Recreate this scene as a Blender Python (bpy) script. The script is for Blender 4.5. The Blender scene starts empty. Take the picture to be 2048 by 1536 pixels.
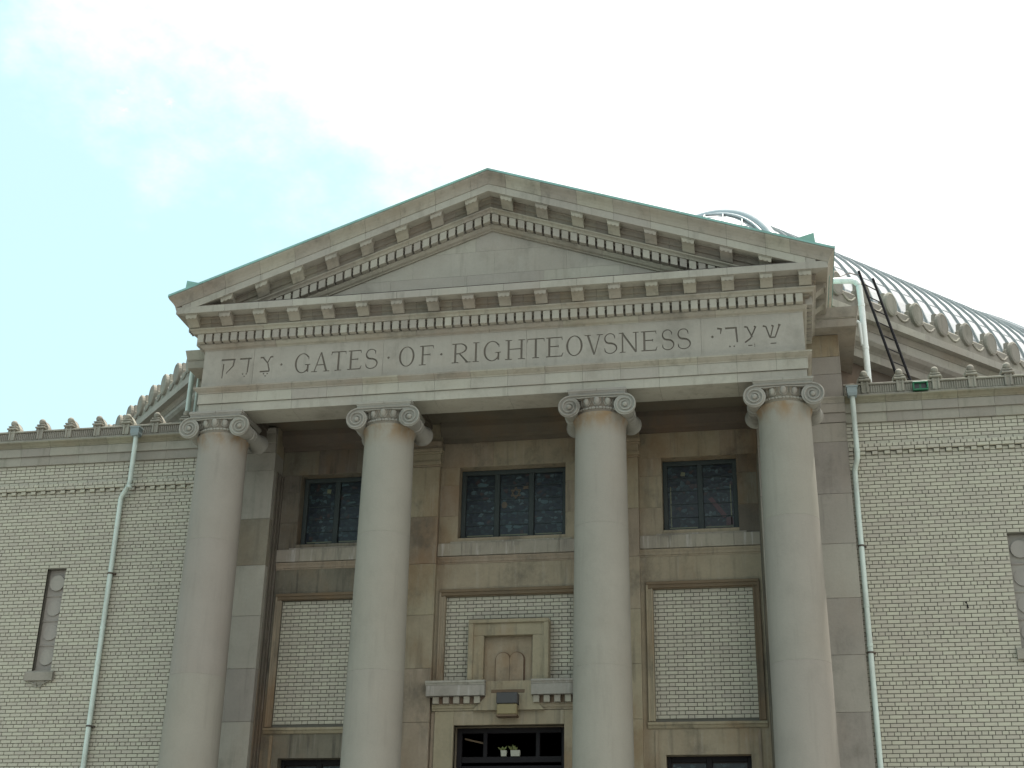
import bpy, bmesh, math, random
from mathutils import Vector, Matrix
random.seed(7)
S = bpy.context.scene
COL = S.collection
PI = math.pi

# ------------------------------------------------------------------ camera
CAM = (4.5579, -22.8187, 1.6838); YAW, PITCH, ROLL, FPX = .1962, .4152, .0204, 2750.78
_cy, _sy, _cp, _sp = math.cos(YAW), math.sin(YAW), math.cos(PITCH), math.sin(PITCH)
CF = Vector((-_sy*_cp, _cy*_cp, _sp)); _r = Vector((_cy, _sy, 0)); _u = _r.cross(CF)
CR = math.cos(ROLL)*_r + math.sin(ROLL)*_u; CU = -math.sin(ROLL)*_r + math.cos(ROLL)*_u
cd = bpy.data.cameras.new('camera'); cam = bpy.data.objects.new('camera', cd); COL.objects.link(cam)
cd.sensor_width = 36; cd.lens = FPX/2048*36; cd.clip_start = .1; cd.clip_end = 3000
m = Matrix.Identity(4)
for i in range(3):
    m[i][0], m[i][1], m[i][2], m[i][3] = CR[i], CU[i], -CF[i], CAM[i]
cam.matrix_world = m
S.camera = cam
def proj(p):
    d = Vector(p)-Vector(CAM); z = d.dot(CF)
    return (1024+FPX*d.dot(CR)/z, 768-FPX*d.dot(CU)/z, z)

# ------------------------------------------------------------------ light
SUN_EL, SUN_ROT = math.radians(74), math.radians(38)
w = bpy.data.worlds.new('World'); S.world = w; w.use_nodes = True
nt = w.node_tree; nt.nodes.clear()
def N(t, typ, **kw):
    n = t.nodes.new(typ)
    for k, v in kw.items():
        if k.startswith('i_'):
            n.inputs[int(k[2:]) if k[2:].isdigit() else k[2:]].default_value = v
        else:
            setattr(n, k, v)
    return n
L_ = lambda t, a, b: t.links.new(a, b)
sky = N(nt, 'ShaderNodeTexSky', sky_type='NISHITA', sun_disc=False, sun_elevation=SUN_EL, sun_rotation=SUN_ROT,
        air_density=1.0, dust_density=1.2, ozone_density=1.0)
tc = N(nt, 'ShaderNodeTexCoord')
mp = N(nt, 'ShaderNodeMapping'); mp.inputs['Location'].default_value = (.35, 2.6, .2); mp.inputs['Scale'].default_value = (1, 1, 1.5)
cn = N(nt, 'ShaderNodeTexNoise'); cn.inputs['Scale'].default_value = 2.4; cn.inputs['Detail'].default_value = 9; cn.inputs['Roughness'].default_value = .62
dt = N(nt, 'ShaderNodeVectorMath', operation='DOT_PRODUCT'); dt.inputs[1].default_value = (.85, .12, .06)
ad = N(nt, 'ShaderNodeMath', operation='MULTIPLY_ADD'); ad.inputs[1].default_value = .95
cr = N(nt, 'ShaderNodeValToRGB'); cr.color_ramp.elements[0].position = .30; cr.color_ramp.elements[1].position = .56
cr.color_ramp.interpolation = 'EASE'
mx = N(nt, 'ShaderNodeMix', data_type='RGBA'); mx.inputs[7].default_value = (5.6, 5.7, 5.7, 1)
bg = N(nt, 'ShaderNodeBackground'); bg.inputs['Strength'].default_value = .12
wo = N(nt, 'ShaderNodeOutputWorld')
L_(nt, tc.outputs['Generated'], mp.inputs['Vector']); L_(nt, mp.outputs[0], cn.inputs['Vector'])
L_(nt, tc.outputs['Generated'], dt.inputs[0]); L_(nt, dt.outputs['Value'], ad.inputs[0]); L_(nt, cn.outputs[0], ad.inputs[2])
L_(nt, ad.outputs[0], cr.inputs[0]); 
hz = N(nt, 'ShaderNodeMix', data_type='RGBA'); hz.inputs[0].default_value = .72; hz.inputs[7].default_value = (2.75, 3.95, 3.85, 1)
L_(nt, sky.outputs[0], hz.inputs[6])
c2 = N(nt, 'ShaderNodeTexNoise'); c2.inputs['Scale'].default_value = 7.5; c2.inputs['Detail'].default_value = 8; c2.inputs['Roughness'].default_value = .6; L_(nt, mp.outputs[0], c2.inputs['Vector'])
r2 = N(nt, 'ShaderNodeMapRange', interpolation_type='SMOOTHSTEP'); r2.inputs[1].default_value = .60; r2.inputs[2].default_value = .74; L_(nt, c2.outputs[0], r2.inputs[0])
mm_ = N(nt, 'ShaderNodeMath', operation='MAXIMUM'); L_(nt, cr.outputs[0], mm_.inputs[0]); L_(nt, r2.outputs[0], mm_.inputs[1])
L_(nt, mm_.outputs[0], mx.inputs[0]); L_(nt, hz.outputs[2], mx.inputs[6])
L_(nt, mx.outputs[2], bg.inputs['Color']); L_(nt, bg.outputs[0], wo.inputs[0])
sl = bpy.data.lights.new('sun', 'SUN'); sl.energy = 3.8; sl.angle = math.radians(.6); sl.color = (1, .95, .88)
so = bpy.data.objects.new('sun', sl); COL.objects.link(so); so.location = (20, 20, 40)
sd = Vector((math.sin(SUN_ROT)*math.cos(SUN_EL), math.cos(SUN_ROT)*math.cos(SUN_EL), math.sin(SUN_EL)))
so.rotation_euler = sd.to_track_quat('Z', 'Y').to_euler()
S.view_settings.view_transform = 'Standard'; S.view_settings.look = 'None'
S.view_settings.gamma = 1; S.view_settings.exposure = 1.22
S.cycles.max_bounces = 8; S.cycles.diffuse_bounces = 4; S.cycles.use_denoising = True

# ------------------------------------------------------------------ materials
def mat(name, base, rough=.85, mottle=.25, grime=0., rust=0., streak=0., bump=.25, vary=.08, spec=.3, metal=0.,
        island=False, neck=0., lime=0., grime_c=(.075, .07, .055), rust_c=(.17, .095, .04), scale=1.0, fleck=.0):
    M = bpy.data.materials.new(name); M.use_nodes = True
    t = M.node_tree; P = t.nodes['Principled BSDF']
    P.inputs['Roughness'].default_value = rough; P.inputs['Metallic'].default_value = metal
    P.inputs['Specular IOR Level'].default_value = spec
    g = N(t, 'ShaderNodeNewGeometry')
    oi = N(t, 'ShaderNodeObjectInfo')
    # shift the pattern a little per object so that neighbouring blocks differ
    sh = N(t, 'ShaderNodeVectorMath', operation='MULTIPLY_ADD')
    cv = N(t, 'ShaderNodeCombineXYZ')
    L_(t, oi.outputs['Random'], cv.inputs[0]); L_(t, oi.outputs['Random'], cv.inputs[2])
    L_(t, cv.outputs[0], sh.inputs[0]); sh.inputs[1].default_value = (3.7*vary, 0, 2.3*vary); L_(t, g.outputs['Position'], sh.inputs[2])
    pos = sh.outputs[0]
    def noise(sc, det, sca=(1, 1, 1), rgh=.6):
        mm = N(t, 'ShaderNodeMapping'); mm.inputs['Scale'].default_value = sca; L_(t, pos, mm.inputs[0])
        n = N(t, 'ShaderNodeTexNoise'); n.inputs['Scale'].default_value = sc*scale; n.inputs['Detail'].default_value = det
        n.inputs['Roughness'].default_value = rgh; L_(t, mm.outputs[0], n.inputs['Vector']); return n.outputs[0]
    def ramp(src, a, b):
        r = N(t, 'ShaderNodeMapRange', interpolation_type='SMOOTHSTEP'); r.inputs[1].default_value = a; r.inputs[2].default_value = b
        L_(t, src, r.inputs[0]); return r.outputs[0]
    def math_(op, a, b):
        n = N(t, 'ShaderNodeMath', operation=op)
        for i, v in ((0, a), (1, b)):
            if isinstance(v, (int, float)): n.inputs[i].default_value = v
            else: L_(t, v, n.inputs[i])
        return n.outputs[0]
    n1 = noise(1.6, 6); n2 = noise(22, 4)
    val = math_('MULTIPLY_ADD', n1, mottle*2); t.nodes[-1].inputs[2].default_value = 1-mottle
    v2 = math_('MULTIPLY_ADD', n2, mottle*.9); t.nodes[-1].inputs[2].default_value = 1-mottle*.45
    val = math_('MULTIPLY', val, v2)
    rnd = g.outputs['Random Per Island'] if island else oi.outputs['Random']
    v3 = math_('MULTIPLY_ADD', rnd, vary*2); t.nodes[-1].inputs[2].default_value = 1-vary
    val = math_('MULTIPLY', val, v3)
    hs = N(t, 'ShaderNodeHueSaturation'); hs.inputs['Color'].default_value = (*base, 1)
    L_(t, val, hs.inputs['Value'])
    hh = math_('MULTIPLY_ADD', rnd, .03*(vary > 0)); t.nodes[-1].inputs[2].default_value = .485; L_(t, hh, hs.inputs['Hue'])
    col = hs.outputs[0]
    def mixin(fac, c):
        nonlocal col
        x = N(t, 'ShaderNodeMix', data_type='RGBA'); L_(t, fac, x.inputs[0]); L_(t, col, x.inputs[6]); x.inputs[7].default_value = (*c, 1); col = x.outputs[2]
    if rust: mixin(math_('MULTIPLY', ramp(noise(.9, 7, (1, 1, .55), .62), .46, .70), rust), rust_c)
    if neck:
        sz = N(t, 'ShaderNodeSeparateXYZ'); L_(t, g.outputs['Position'], sz.inputs[0])
        mixin(math_('MULTIPLY', math_('MULTIPLY', ramp(sz.outputs[2], 10.12, 10.50), ramp(noise(3.2, 5, (1, 1, .5)), .38, .62)), neck), (.20, .125, .055))
    if lime: mixin(math_('MULTIPLY', ramp(noise(7.0, 5, (1.4, 1.4, .12), .65), .54, .70), lime), (.42, .41, .38))
    if grime: mixin(math_('MULTIPLY', ramp(noise(1.3, 8, (1, 1, .8), .68), .50, .72), grime), grime_c)
    if streak: mixin(math_('MULTIPLY', ramp(noise(5.0, 5, (1.6, 1.6, .14), .6), .52, .74), streak), grime_c)
    if fleck: mixin(math_('MULTIPLY', ramp(noise(60, 2), .62, .72), fleck), grime_c)
    L_(t, col, P.inputs['Base Color'])
    if bump:
        b = N(t, 'ShaderNodeBump'); b.inputs['Strength'].default_value = bump; b.inputs['Distance'].default_value = .012
        L_(t, noise(34, 5), b.inputs['Height']); L_(t, b.outputs[0], P.inputs['Normal'])
    return M

STONE = (.30, .288, .242)
M = {}
M['stone'] = mat('limestone', STONE, mottle=.16, grime=.30, rust=.10, streak=.22, vary=.07)
M['cornice'] = mat('weathered limestone cornice', (.275, .258, .208), mottle=.18, grime=.42, rust=.22, streak=.30, vary=.08)
M['dentil'] = mat('limestone of the dentils', (.305, .29, .243), mottle=.15, grime=.25, rust=.12, vary=.10)
M['column'] = mat('column limestone', (.232, .219, .184), mottle=.09, grime=.12, rust=.07, streak=.12, vary=.015, fleck=.12, neck=.75)
M['capital'] = mat('grey carved limestone', (.25, .245, .212), mottle=.25, grime=.7, rust=.15, vary=.06)
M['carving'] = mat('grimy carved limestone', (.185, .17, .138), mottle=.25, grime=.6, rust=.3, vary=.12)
M['porch'] = mat('stained porch limestone', (.245, .210, .148), mottle=.28, grime=.68, rust=.55, streak=.45, vary=.07, lime=.12)
M['limed'] = mat('lime streaked sill stone', (.245, .225, .18), mottle=.25, grime=.6, rust=.3, streak=.6, lime=.55, vary=.08)
M['pierdark'] = mat('brown weathered pier block', (.18, .160, .125), mottle=.3, grime=.5, rust=.2, streak=.3, vary=.05)
M['soffit'] = mat('darker cornice soffit', (.185, .168, .132), mottle=.25, grime=.6, rust=.3, vary=.08)  # darker, grime-mottled version of the cornice stone for the modillion bands
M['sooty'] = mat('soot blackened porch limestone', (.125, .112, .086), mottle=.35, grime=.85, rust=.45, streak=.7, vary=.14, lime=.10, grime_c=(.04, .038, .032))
M['pier'] = mat('grey pier limestone', (.25, .236, .200), mottle=.18, grime=.42, rust=.12, streak=.25, vary=.12)
M['brownstone'] = mat('brown stained moulding stone', (.125, .090, .060), mottle=.25, grime=.6, rust=.4, vary=.1)
M['ceiling'] = mat('sooty ceiling and recess shade', (.105, .090, .068), mottle=.22, grime=.6, rust=.35, vary=.05)
M['wingstone'] = mat('mossy parapet limestone', (.245, .235, .195), mottle=.2, grime=.5, rust=.08, streak=.3, vary=.08, grime_c=(.075, .08, .05))
M['moss'] = mat('mossy cornice limestone', (.195, .185, .135), mottle=.25, grime=.75, rust=.2, streak=.4, vary=.12, grime_c=(.055, .06, .03))
M['pale'] = mat('pale washed limestone', (.275, .265, .228), mottle=.2, grime=.35, streak=.6, vary=.08, lime=.5)
M['niche'] = mat('smooth grey panel stone', (.25, .236, .208), mottle=.1, grime=.2, vary=.05)
M['joint'] = mat('dark pointing', (.11, .10, .08), mottle=.3, vary=0)
M['letter'] = mat('grime and groove shade in letters', (.115, .105, .082), mottle=.3, vary=0)  # dark inlay colour carries the groove shading as well as grime
M['brick'] = mat('cream glazed brick', (.345, .331, .262), rough=.6, mottle=.08, grime=.12, vary=.055, bump=.12, spec=.4)
M['bricks'] = mat('cream glazed bricks', (.345, .331, .262), rough=.6, mottle=.08, grime=.12, vary=.055, bump=.12, island=True, spec=.4)
M['mortar'] = mat('dark mortar', (.115, .113, .09), mottle=.3, vary=0)
M['pipe'] = mat('pale green painted metal', (.44, .515, .46), rough=.45, mottle=.1, grime=.3, rust=.14, streak=.4, vary=.05, bump=.05, spec=.5)
M['whitepipe'] = mat('white painted metal', (.66, .71, .67), rough=.35, mottle=.06, grime=.15, streak=.25, vary=.04, bump=.05, spec=.5)
M['head'] = mat('slate grey painted metal', (.20, .245, .245), rough=.5, mottle=.15, grime=.3, vary=.04, bump=.05)
M['strap'] = mat('rusty strap', (.06, .05, .04), rough=.7, mottle=.2, rust=.4, vary=0)
M['copper'] = mat('verdigris copper', (.19, .36, .31), rough=.55, mottle=.2, grime=.3, streak=.2, vary=.05, bump=.1)
M['dome'] = mat('silver painted metal roofing', (.46, .47, .47), rough=.5, mottle=.06, grime=.10, streak=.1, vary=.03, bump=.05, spec=.4)
M['seam'] = mat('grey standing seam', (.27, .30, .30), rough=.6, mottle=.1, vary=.05, bump=0)
M['rib'] = mat('grey ridge roll', (.40, .43, .44), rough=.45, mottle=.1, grime=.2, vary=.03, bump=0, metal=.2)
M['frame'] = mat('dark green painted bronze', (.030, .040, .038), rough=.55, mottle=.2, grime=.2, vary=.05, bump=.05)
M['black'] = mat('black paint', (.012, .011, .012), spec=.15, rough=.6, mottle=.2, vary=0, bump=0)
M['green'] = mat('green painted casing', (.02, .125, .07), rough=.4, mottle=.15, grime=.2, vary=0, bump=0)
M['lampdark'] = mat('dark lamp casing', (.05, .05, .05), rough=.5, mottle=.1, vary=0, bump=0)
M['lampglass'] = mat('yellowed lamp glass', (.20, .175, .08), rough=.3, mottle=.25, grime=.3, vary=0, bump=0)
M['potwhite'] = mat('white planter', (.33, .34, .28), rough=.4, mottle=.05, vary=0, bump=0)  # white dimmed: shade behind the transom glass is put into the colour
M['leaf'] = mat('plant leaf', (.13, .15, .05), rough=.5, mottle=.3, vary=.1, bump=0)
M['concrete'] = mat('concrete paving', (.34, .335, .31), mottle=.2, grime=.3, vary=.05)
M['asphalt'] = mat('asphalt', (.05, .05, .05), mottle=.3, vary=0)
M['dark'] = mat('dark interior', (.018, .016, .015), mottle=.2, vary=0, bump=0)
M['wood'] = mat('dark stained door wood', (.035, .026, .022), rough=.5, mottle=.3, vary=.05, bump=.1)
M['membrane'] = mat('grey roof membrane', (.16, .16, .155), mottle=.2, vary=0)

def glass_mat(name, tints, sc):
    G = bpy.data.materials.new(name); G.use_nodes = True; t = G.node_tree; P = t.nodes['Principled BSDF']
    P.inputs['Roughness'].default_value = .3; P.inputs['Specular IOR Level'].default_value = .3
    g = N(t, 'ShaderNodeNewGeometry'); v = N(t, 'ShaderNodeTexVoronoi'); v.inputs['Scale'].default_value = sc
    mm = N(t, 'ShaderNodeMapping'); mm.inputs['Scale'].default_value = (1, 0, 1.25); L_(t, g.outputs['Position'], mm.inputs[0]); L_(t, mm.outputs[0], v.inputs['Vector'])
    r = N(t, 'ShaderNodeValToRGB'); r.color_ramp.interpolation = 'CONSTANT'
    els = r.color_ramp.elements
    for i, (p, c) in enumerate(tints):
        e = els[i] if i < 2 else els.new(p)
        e.position = p; e.color = (*c, 1)
    sx = N(t, 'ShaderNodeSeparateColor'); L_(t, v.outputs['Color'], sx.inputs[0]); L_(t, sx.outputs[0], r.inputs[0])
    v2 = N(t, 'ShaderNodeTexVoronoi', feature='DISTANCE_TO_EDGE'); v2.inputs['Scale'].default_value = sc; L_(t, mm.outputs[0], v2.inputs['Vector'])
    lt = N(t, 'ShaderNodeMath', operation='LESS_THAN'); lt.inputs[1].default_value = .05; L_(t, v2.outputs[0], lt.inputs[0])
    x = N(t, 'ShaderNodeMix', data_type='RGBA'); L_(t, lt.outputs[0], x.inputs[0]); L_(t, r.outputs[0], x.inputs[6]); x.inputs[7].default_value = (.012, .013, .014, 1)
    L_(t, x.outputs[2], P.inputs['Base Color'])
    b = N(t, 'ShaderNodeBump'); b.inputs['Strength'].default_value = .25; b.inputs['Distance'].default_value = .01; L_(t, v.outputs['Distance'], b.inputs['Height']); L_(t, b.outputs[0], P.inputs['Normal'])
    return G
M['glass'] = glass_mat('leaded stained glass', [(0, (.010, .014, .018)), (.38, (.018, .028, .03)), (.62, (.012, .016, .024)), (.78, (.03, .05, .055)), (.9, (.05, .075, .08)), (.96, (.035, .022, .02))], 13)
M['glass_tan'] = mat('tan stained glass', (.075, .052, .03), rough=.3, mottle=.3, vary=.1, bump=0)
M['glass_red'] = mat('dull red stained glass', (.06, .028, .027), rough=.3, mottle=.3, vary=.1, bump=0)
M['glass_pale'] = mat('pale yellow border glass', (.12, .13, .075), rough=.3, mottle=.35, vary=.1, bump=0)
M['glass_blue'] = mat('pale blue stained glass', (.045, .075, .08), rough=.3, mottle=.35, vary=.1, bump=0)

# ------------------------------------------------------------------ mesh helpers
class MB:
    def __init__(s): s.v = []; s.f = []
    def add(s, vs, fs):
        o = len(s.v); s.v += [tuple(p) for p in vs]; s.f += [tuple(i+o for i in f) for f in fs]; return s
    def box(s, x0, x1, y0, y1, z0, z1):
        if x0 > x1: x0, x1 = x1, x0
        return s.add([(x, y, z) for z in (z0, z1) for y in (y0, y1) for x in (x0, x1)],
                     [(0, 2, 3, 1), (4, 5, 7, 6), (0, 1, 5, 4), (1, 3, 7, 5), (3, 2, 6, 7), (2, 0, 4, 6)])
    def cbox(s, x0, x1, y0, y1, z0, z1, c=.006):
        if x0 > x1: x0, x1 = x1, x0
        b = bmesh.new(); bmesh.ops.create_cube(b, size=1)
        for v in b.verts: v.co = ((x0 if v.co.x < 0 else x1), (y0 if v.co.y < 0 else y1), (z0 if v.co.z < 0 else z1))
        bmesh.ops.bevel(b, geom=b.edges[:], offset=c, segments=1, affect='EDGES')
        b.verts.index_update(); s.add([v.co[:] for v in b.verts], [[v.index for v in f.verts] for f in b.faces]); b.free(); return s
    def loft(s, rings, close=True, caps=True):
        n = len(rings[0]); o = len(s.v); fs = []
        for r in rings: s.v += [tuple(p) for p in r]
        for k in range(len(rings)-1):
            for i in range(n if close else n-1):
                j = (i+1) % n; fs.append((o+k*n+i, o+k*n+j, o+(k+1)*n+j, o+(k+1)*n+i))
        if caps:
            fs.append(tuple(o+i for i in reversed(range(n)))); fs.append(tuple(o+(len(rings)-1)*n+i for i in range(n)))
        s.f += fs; return s
    def prism(s, poly, y0, y1):          # poly in x,z, extruded along y
        return s.loft([[(x, y0, z) for x, z in poly], [(x, y1, z) for x, z in poly]])
    def lathe(s, prof, c=(0, 0), n=32, axis='z', caps=True):
        rings = []
        for r, h in prof:
            ring = []
            for i in range(n):
                a = 2*PI*i/n
                if axis == 'z': ring.append((c[0]+r*math.cos(a), c[1]+r*math.sin(a), h))
                else: ring.append((c[0]+r*math.cos(a), h, c[1]+r*math.sin(a)))
            rings.append(ring)
        return s.loft(rings, caps=caps)
    def ell(s, c, r, nu=12, nv=8):
        rings = [[(c[0]+r[0]*math.sin(PI*k/nv)*math.cos(2*PI*i/nu), c[1]+r[1]*math.sin(PI*k/nv)*math.sin(2*PI*i/nu), c[2]-r[2]*math.cos(PI*k/nv)) for i in range(nu)] for k in range(1, nv)]
        return s.loft(rings)
    def tube(s, path, r, n=10, up=(0, 0, 1)):
        rings = []; P = [Vector(p) for p in path]
        rr = r if isinstance(r, (list, tuple)) else [r]*len(P)
        for i, p in enumerate(P):
            a = P[max(i-1, 0)]; b = P[min(i+1, len(P)-1)]; d = (b-a).normalized()
            u = Vector(up)
            if abs(d.dot(u)) > .95: u = Vector((0, 1, 0)) if abs(d.y) < .9 else Vector((1, 0, 0))
            e1 = d.cross(u).normalized(); e2 = e1.cross(d)
            rings.append([p+rr[i]*(math.cos(2*PI*k/n)*e1+math.sin(2*PI*k/n)*e2) for k in range(n)])
        return s.loft(rings)
    def mesh(s, name, off=(0, 0, 0)):
        me = bpy.data.meshes.new(name)
        me.from_pydata([(x-off[0], y-off[1], z-off[2]) for x, y, z in s.v], [], s.f)
        b = bmesh.new(); b.from_mesh(me); bmesh.ops.recalc_face_normals(b, faces=b.faces); b.to_mesh(me); b.free()
        return me
def wpos(o):
    p = Vector((0, 0, 0))
    while o: p += o.location; o = o.parent
    return p
def build(mb, name, material, parent=None, at=None, smooth=False, kind=None, label=None):
    """link the collected shape as ONE object; coordinates are world; `at` = where its own origin sits"""
    base = wpos(parent) if parent else Vector((0, 0, 0))
    org = Vector(at) if at is not None else base
    me = mb.mesh(name, org); me.materials.append(M[material])
    if smooth:
        me.polygons.foreach_set('use_smooth', [True]*len(me.polygons))
        me.set_sharp_from_angle(angle=math.radians(38))
    o = bpy.data.objects.new(name, me); COL.objects.link(o)
    o.parent = parent; o.location = org-base
    if kind: o['kind'] = kind
    if label: o['label'] = label
    return o
def inst(src, parent, at, name=None):
    o = src.copy(); COL.objects.link(o)
    if name: o.name = name
    o.parent = parent; o.location = Vector(at)-(wpos(parent) if parent else Vector((0, 0, 0))); return o
def thing(name, label, cat, loc=(0, 0, 0), group=None):
    o = bpy.data.objects.new(name, None); COL.objects.link(o); o.location = loc; o.empty_display_size = .3
    o['label'] = label; o['category'] = cat; o['kind'] = 'thing'
    if group: o['group'] = group
    return o
def tag(o, label, cat, group=None):
    o['label'] = label; o['category'] = cat
    if group: o['group'] = group
def copy_tree(o, parent=None, loc=None):
    c = o.copy(); COL.objects.link(c); c.parent = parent
    if loc is not None: c.location = loc
    for ch in list(o.children): copy_tree(ch, c)
    return c
def walls(mb, x0, x1, z0, z1, y, holes, depth):
    xs = sorted({x0, x1, *[h[0] for h in holes], *[h[1] for h in holes]}); zs = sorted({z0, z1, *[h[2] for h in holes], *[h[3] for h in holes]})
    xs = [x for x in xs if x0 <= x <= x1]; zs = [z for z in zs if z0 <= z <= z1]
    for a, b in zip(xs, xs[1:]):
        for c, d in zip(zs, zs[1:]):
            mx_, mz_ = (a+b)/2, (c+d)/2
            if any(h[0] < mx_ < h[1] and h[2] < mz_ < h[3] for h in holes): continue
            mb.add([(a, y, c), (b, y, c), (b, y, d), (a, y, d)], [(0, 1, 2, 3)])
    for h in holes:
        a, b, c, d = h[:4]; e = y+depth
        mb.add([(a, y, c), (b, y, c), (b, y, d), (a, y, d), (a, e, c), (b, e, c), (b, e, d), (a, e, d)],
               [(0, 1, 5, 4), (1, 2, 6, 5), (2, 3, 7, 6), (3, 0, 4, 7)])
def seg(prof, yf, xa, xb, ma=0, mb_=0, dz=lambda x: 0):
    """profile (o,z) extruded along x; ma/mb_ = 1: that end is mitred outward by o"""
    r0 = [((xa-o if ma else xa), yf-o, z+dz(xa-o if ma else xa)) for o, z in prof]
    r1 = [((xb+o if mb_ else xb), yf-o, z+dz(xb+o if mb_ else xb)) for o, z in prof]
    return MB().loft([r0, r1])
def side(prof, s, W, yf, yb):
    return MB().loft([[(s*(W+o), yf-o, z) for o, z in prof], [(s*(W+o), yb, z) for o, z in prof]])
def sweep(prof, path, close=False):
    """profile (o,z) along a plan polyline; o grows to the right-hand side of travel"""
    n = len(path); rings = []
    for i in range(n):
        p = Vector(path[i]); e = []
        if i > 0: e.append((p-Vector(path[i-1])).normalized())
        if i < n-1: e.append((Vector(path[i+1])-p).normalized())
        ns = [Vector((d.y, -d.x)) for d in e]
        if len(ns) == 2: nn = (ns[0]+ns[1])/(1+ns[0].dot(ns[1]))
        else: nn = ns[0]
        rings.append([(p.x+nn.x*o, p.y+nn.y*o, z) for o, z in prof])
    return MB().loft(rings)
def clip(poly, a, b, c):                 # keep a*x+b*z<=c
    out = []
    for i in range(len(poly)):
        p, q = poly[i], poly[(i+1) % len(poly)]; dp, dq = a*p[0]+b*p[1]-c, a*q[0]+b*q[1]-c
        if dp <= 0: out.append(p)
        if (dp < 0) != (dq < 0) and dp != dq:
            t = dp/(dp-dq); out.append((p[0]+t*(q[0]-p[0]), p[1]+t*(q[1]-p[1])))
    return out

# ------------------------------------------------------------------ ground
g = MB(); g.box(-500, 500, -500, 500, -.5, -.02); o = build(g, 'ground', 'asphalt'); o['kind'] = 'structure'
g = MB(); g.box(-60, 60, -12, 20, -.019, .14); o = build(g, 'pavement', 'concrete'); o['kind'] = 'structure'
g = MB(); g.box(-60, 60, -12.18, -12.001, -.019, .145); o = build(g, 'kerb', 'concrete'); o['kind'] = 'structure'
g = MB(); g.box(-60, 60, -30, -21, -.019, .13); o = build(g, 'far_pavement', 'concrete'); o['kind'] = 'structure'
g = MB()
for i in range(-12, 13): g.box(i*4.6, i*4.6+2.2, -16.7, -16.55, -.019, -.014)
o = build(g, 'road_marking', 'pale'); o['kind'] = 'structure'

# ------------------------------------------------------------------ portico: entablature and pediment
W, YF, YB, X0 = 5.30, -1.75, -.02, -.045
RS, RK = 2.04, .36
rake = lambda x: RS-RK*abs(x-X0)
PT = thing('portico', 'stone pediment and entablature carved with the words GATES OF RIGHTEOVSNESS', 'portico', (0, -.9, 0))
MS = .637                                             # modillion spacing
fasc1 = [(0, 10.94), (0, 11.104), (-.012, 11.108), (-.6, 11.108), (-.6, 10.94)]
fasc2 = [(.024, 11.112), (.024, 11.298), (-.55, 11.298), (-.55, 11.112)]
taen = [(.03, 11.301), (.036, 11.325), (.062, 11.345), (.088, 11.372), (.102, 11.382), (.102, 11.410), (0, 11.43), (-.5, 11.43), (-.5, 11.301)]
bed = [(.002, 12.156), (.006, 12.175), (.045, 12.195), (.075, 12.235), (.078, 12.262), (-.3, 12.262), (-.3, 12.156)]
back = [(.055, 12.264), (.055, 12.375), (.125, 12.385), (.125, 12.431), (-.3, 12.431), (-.3, 12.264)]
cap = [(.185, 12.432), (.19, 12.45), (.205, 12.47), (.24, 12.492), (.242, 12.512), (-.3, 12.512), (-.3, 12.432)]
band = [(.205, 12.514), (.205, 12.60), (.235, 12.612), (.235, 12.69), (.252, 12.706), (.255, 12.726), (-.3, 12.726), (-.3, 12.514)]
coro = [(.445, 12.728), (.445, 12.85), (.432, 12.866), (-.3, 12.88), (-.3, 12.728)]
corr = [(.442, 12.728), (.442, 12.868), (-.3, 12.868), (-.3, 12.728)]
sima = [(.452, 12.872), (.458, 12.90), (.472, 12.945), (.505, 12.995), (.545, 13.035), (.563, 13.055), (.565, 13.098), (-.3, 13.098), (-.3, 12.872)]
flas = [(.578, 13.085), (.578, 13.125), (-.3, 13.135), (-.3, 13.101), (.568, 13.101), (.568, 13.085)]
GAP = .0022
def course(name, prof, joints, material, x0=-W, x1=W, dz=lambda x: 0, mit=(1, 1), parent=PT):
    js = [x0]+[j for j in joints if x0+.15 < j < x1-.15]+[x1]
    for i, (a, b) in enumerate(zip(js, js[1:])):
        f = i == 0; l = i == len(js)-2
        build(seg(prof, YF, a+(0 if f else GAP), b-(0 if l else GAP), mit[0] if f else 0, mit[1] if l else 0, dz), name, material, parent)
    core = [(o-.02 if o > 0 else o-.02, z) for o, z in prof]
def inner(prof, d=.016):
    cz = sum(p[1] for p in prof)/len(prof)
    return [(o-d, z+(d*.4 if z < cz else -d*.4)) for o, z in prof]
mj = [X0+MS*(k+.5) for k in range(-9, 9)]
course('architrave_block', fasc1, [X0+.345+.645*k for k in range(-9, 9) if k % 2 == 0], 'stone')
course('architrave_block', fasc2, [X0+.345+.645*k for k in range(-9, 9)], 'stone')
course('taenia_block', taen, [X0+.345+.645*k for k in range(-9, 9)], 'cornice')
course('bed_mould', bed, [X0+1.3*k for k in range(-4, 5)], 'cornice')
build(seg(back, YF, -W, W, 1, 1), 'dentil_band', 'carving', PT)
course('dentil_cap', cap, [X0+.9*k+.4 for k in range(-6, 6)], 'cornice')
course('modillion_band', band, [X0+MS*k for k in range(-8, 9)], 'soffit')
course('corona_block', coro, mj, 'stone')
build(seg([(.436, 12.867), (.436, 12.877), (-.2, 12.892), (-.2, 12.883)], YF, -W, W, 1, 1), 'lead_flashing', 'strap', PT)
jc = MB()
for pr in (fasc1, fasc2, taen, bed, cap, coro):
    s_ = seg(inner(pr), YF, -W+.05, W-.05); jc.add(s_.v, s_.f)
build(jc, 'pointing', 'joint', PT)
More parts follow.
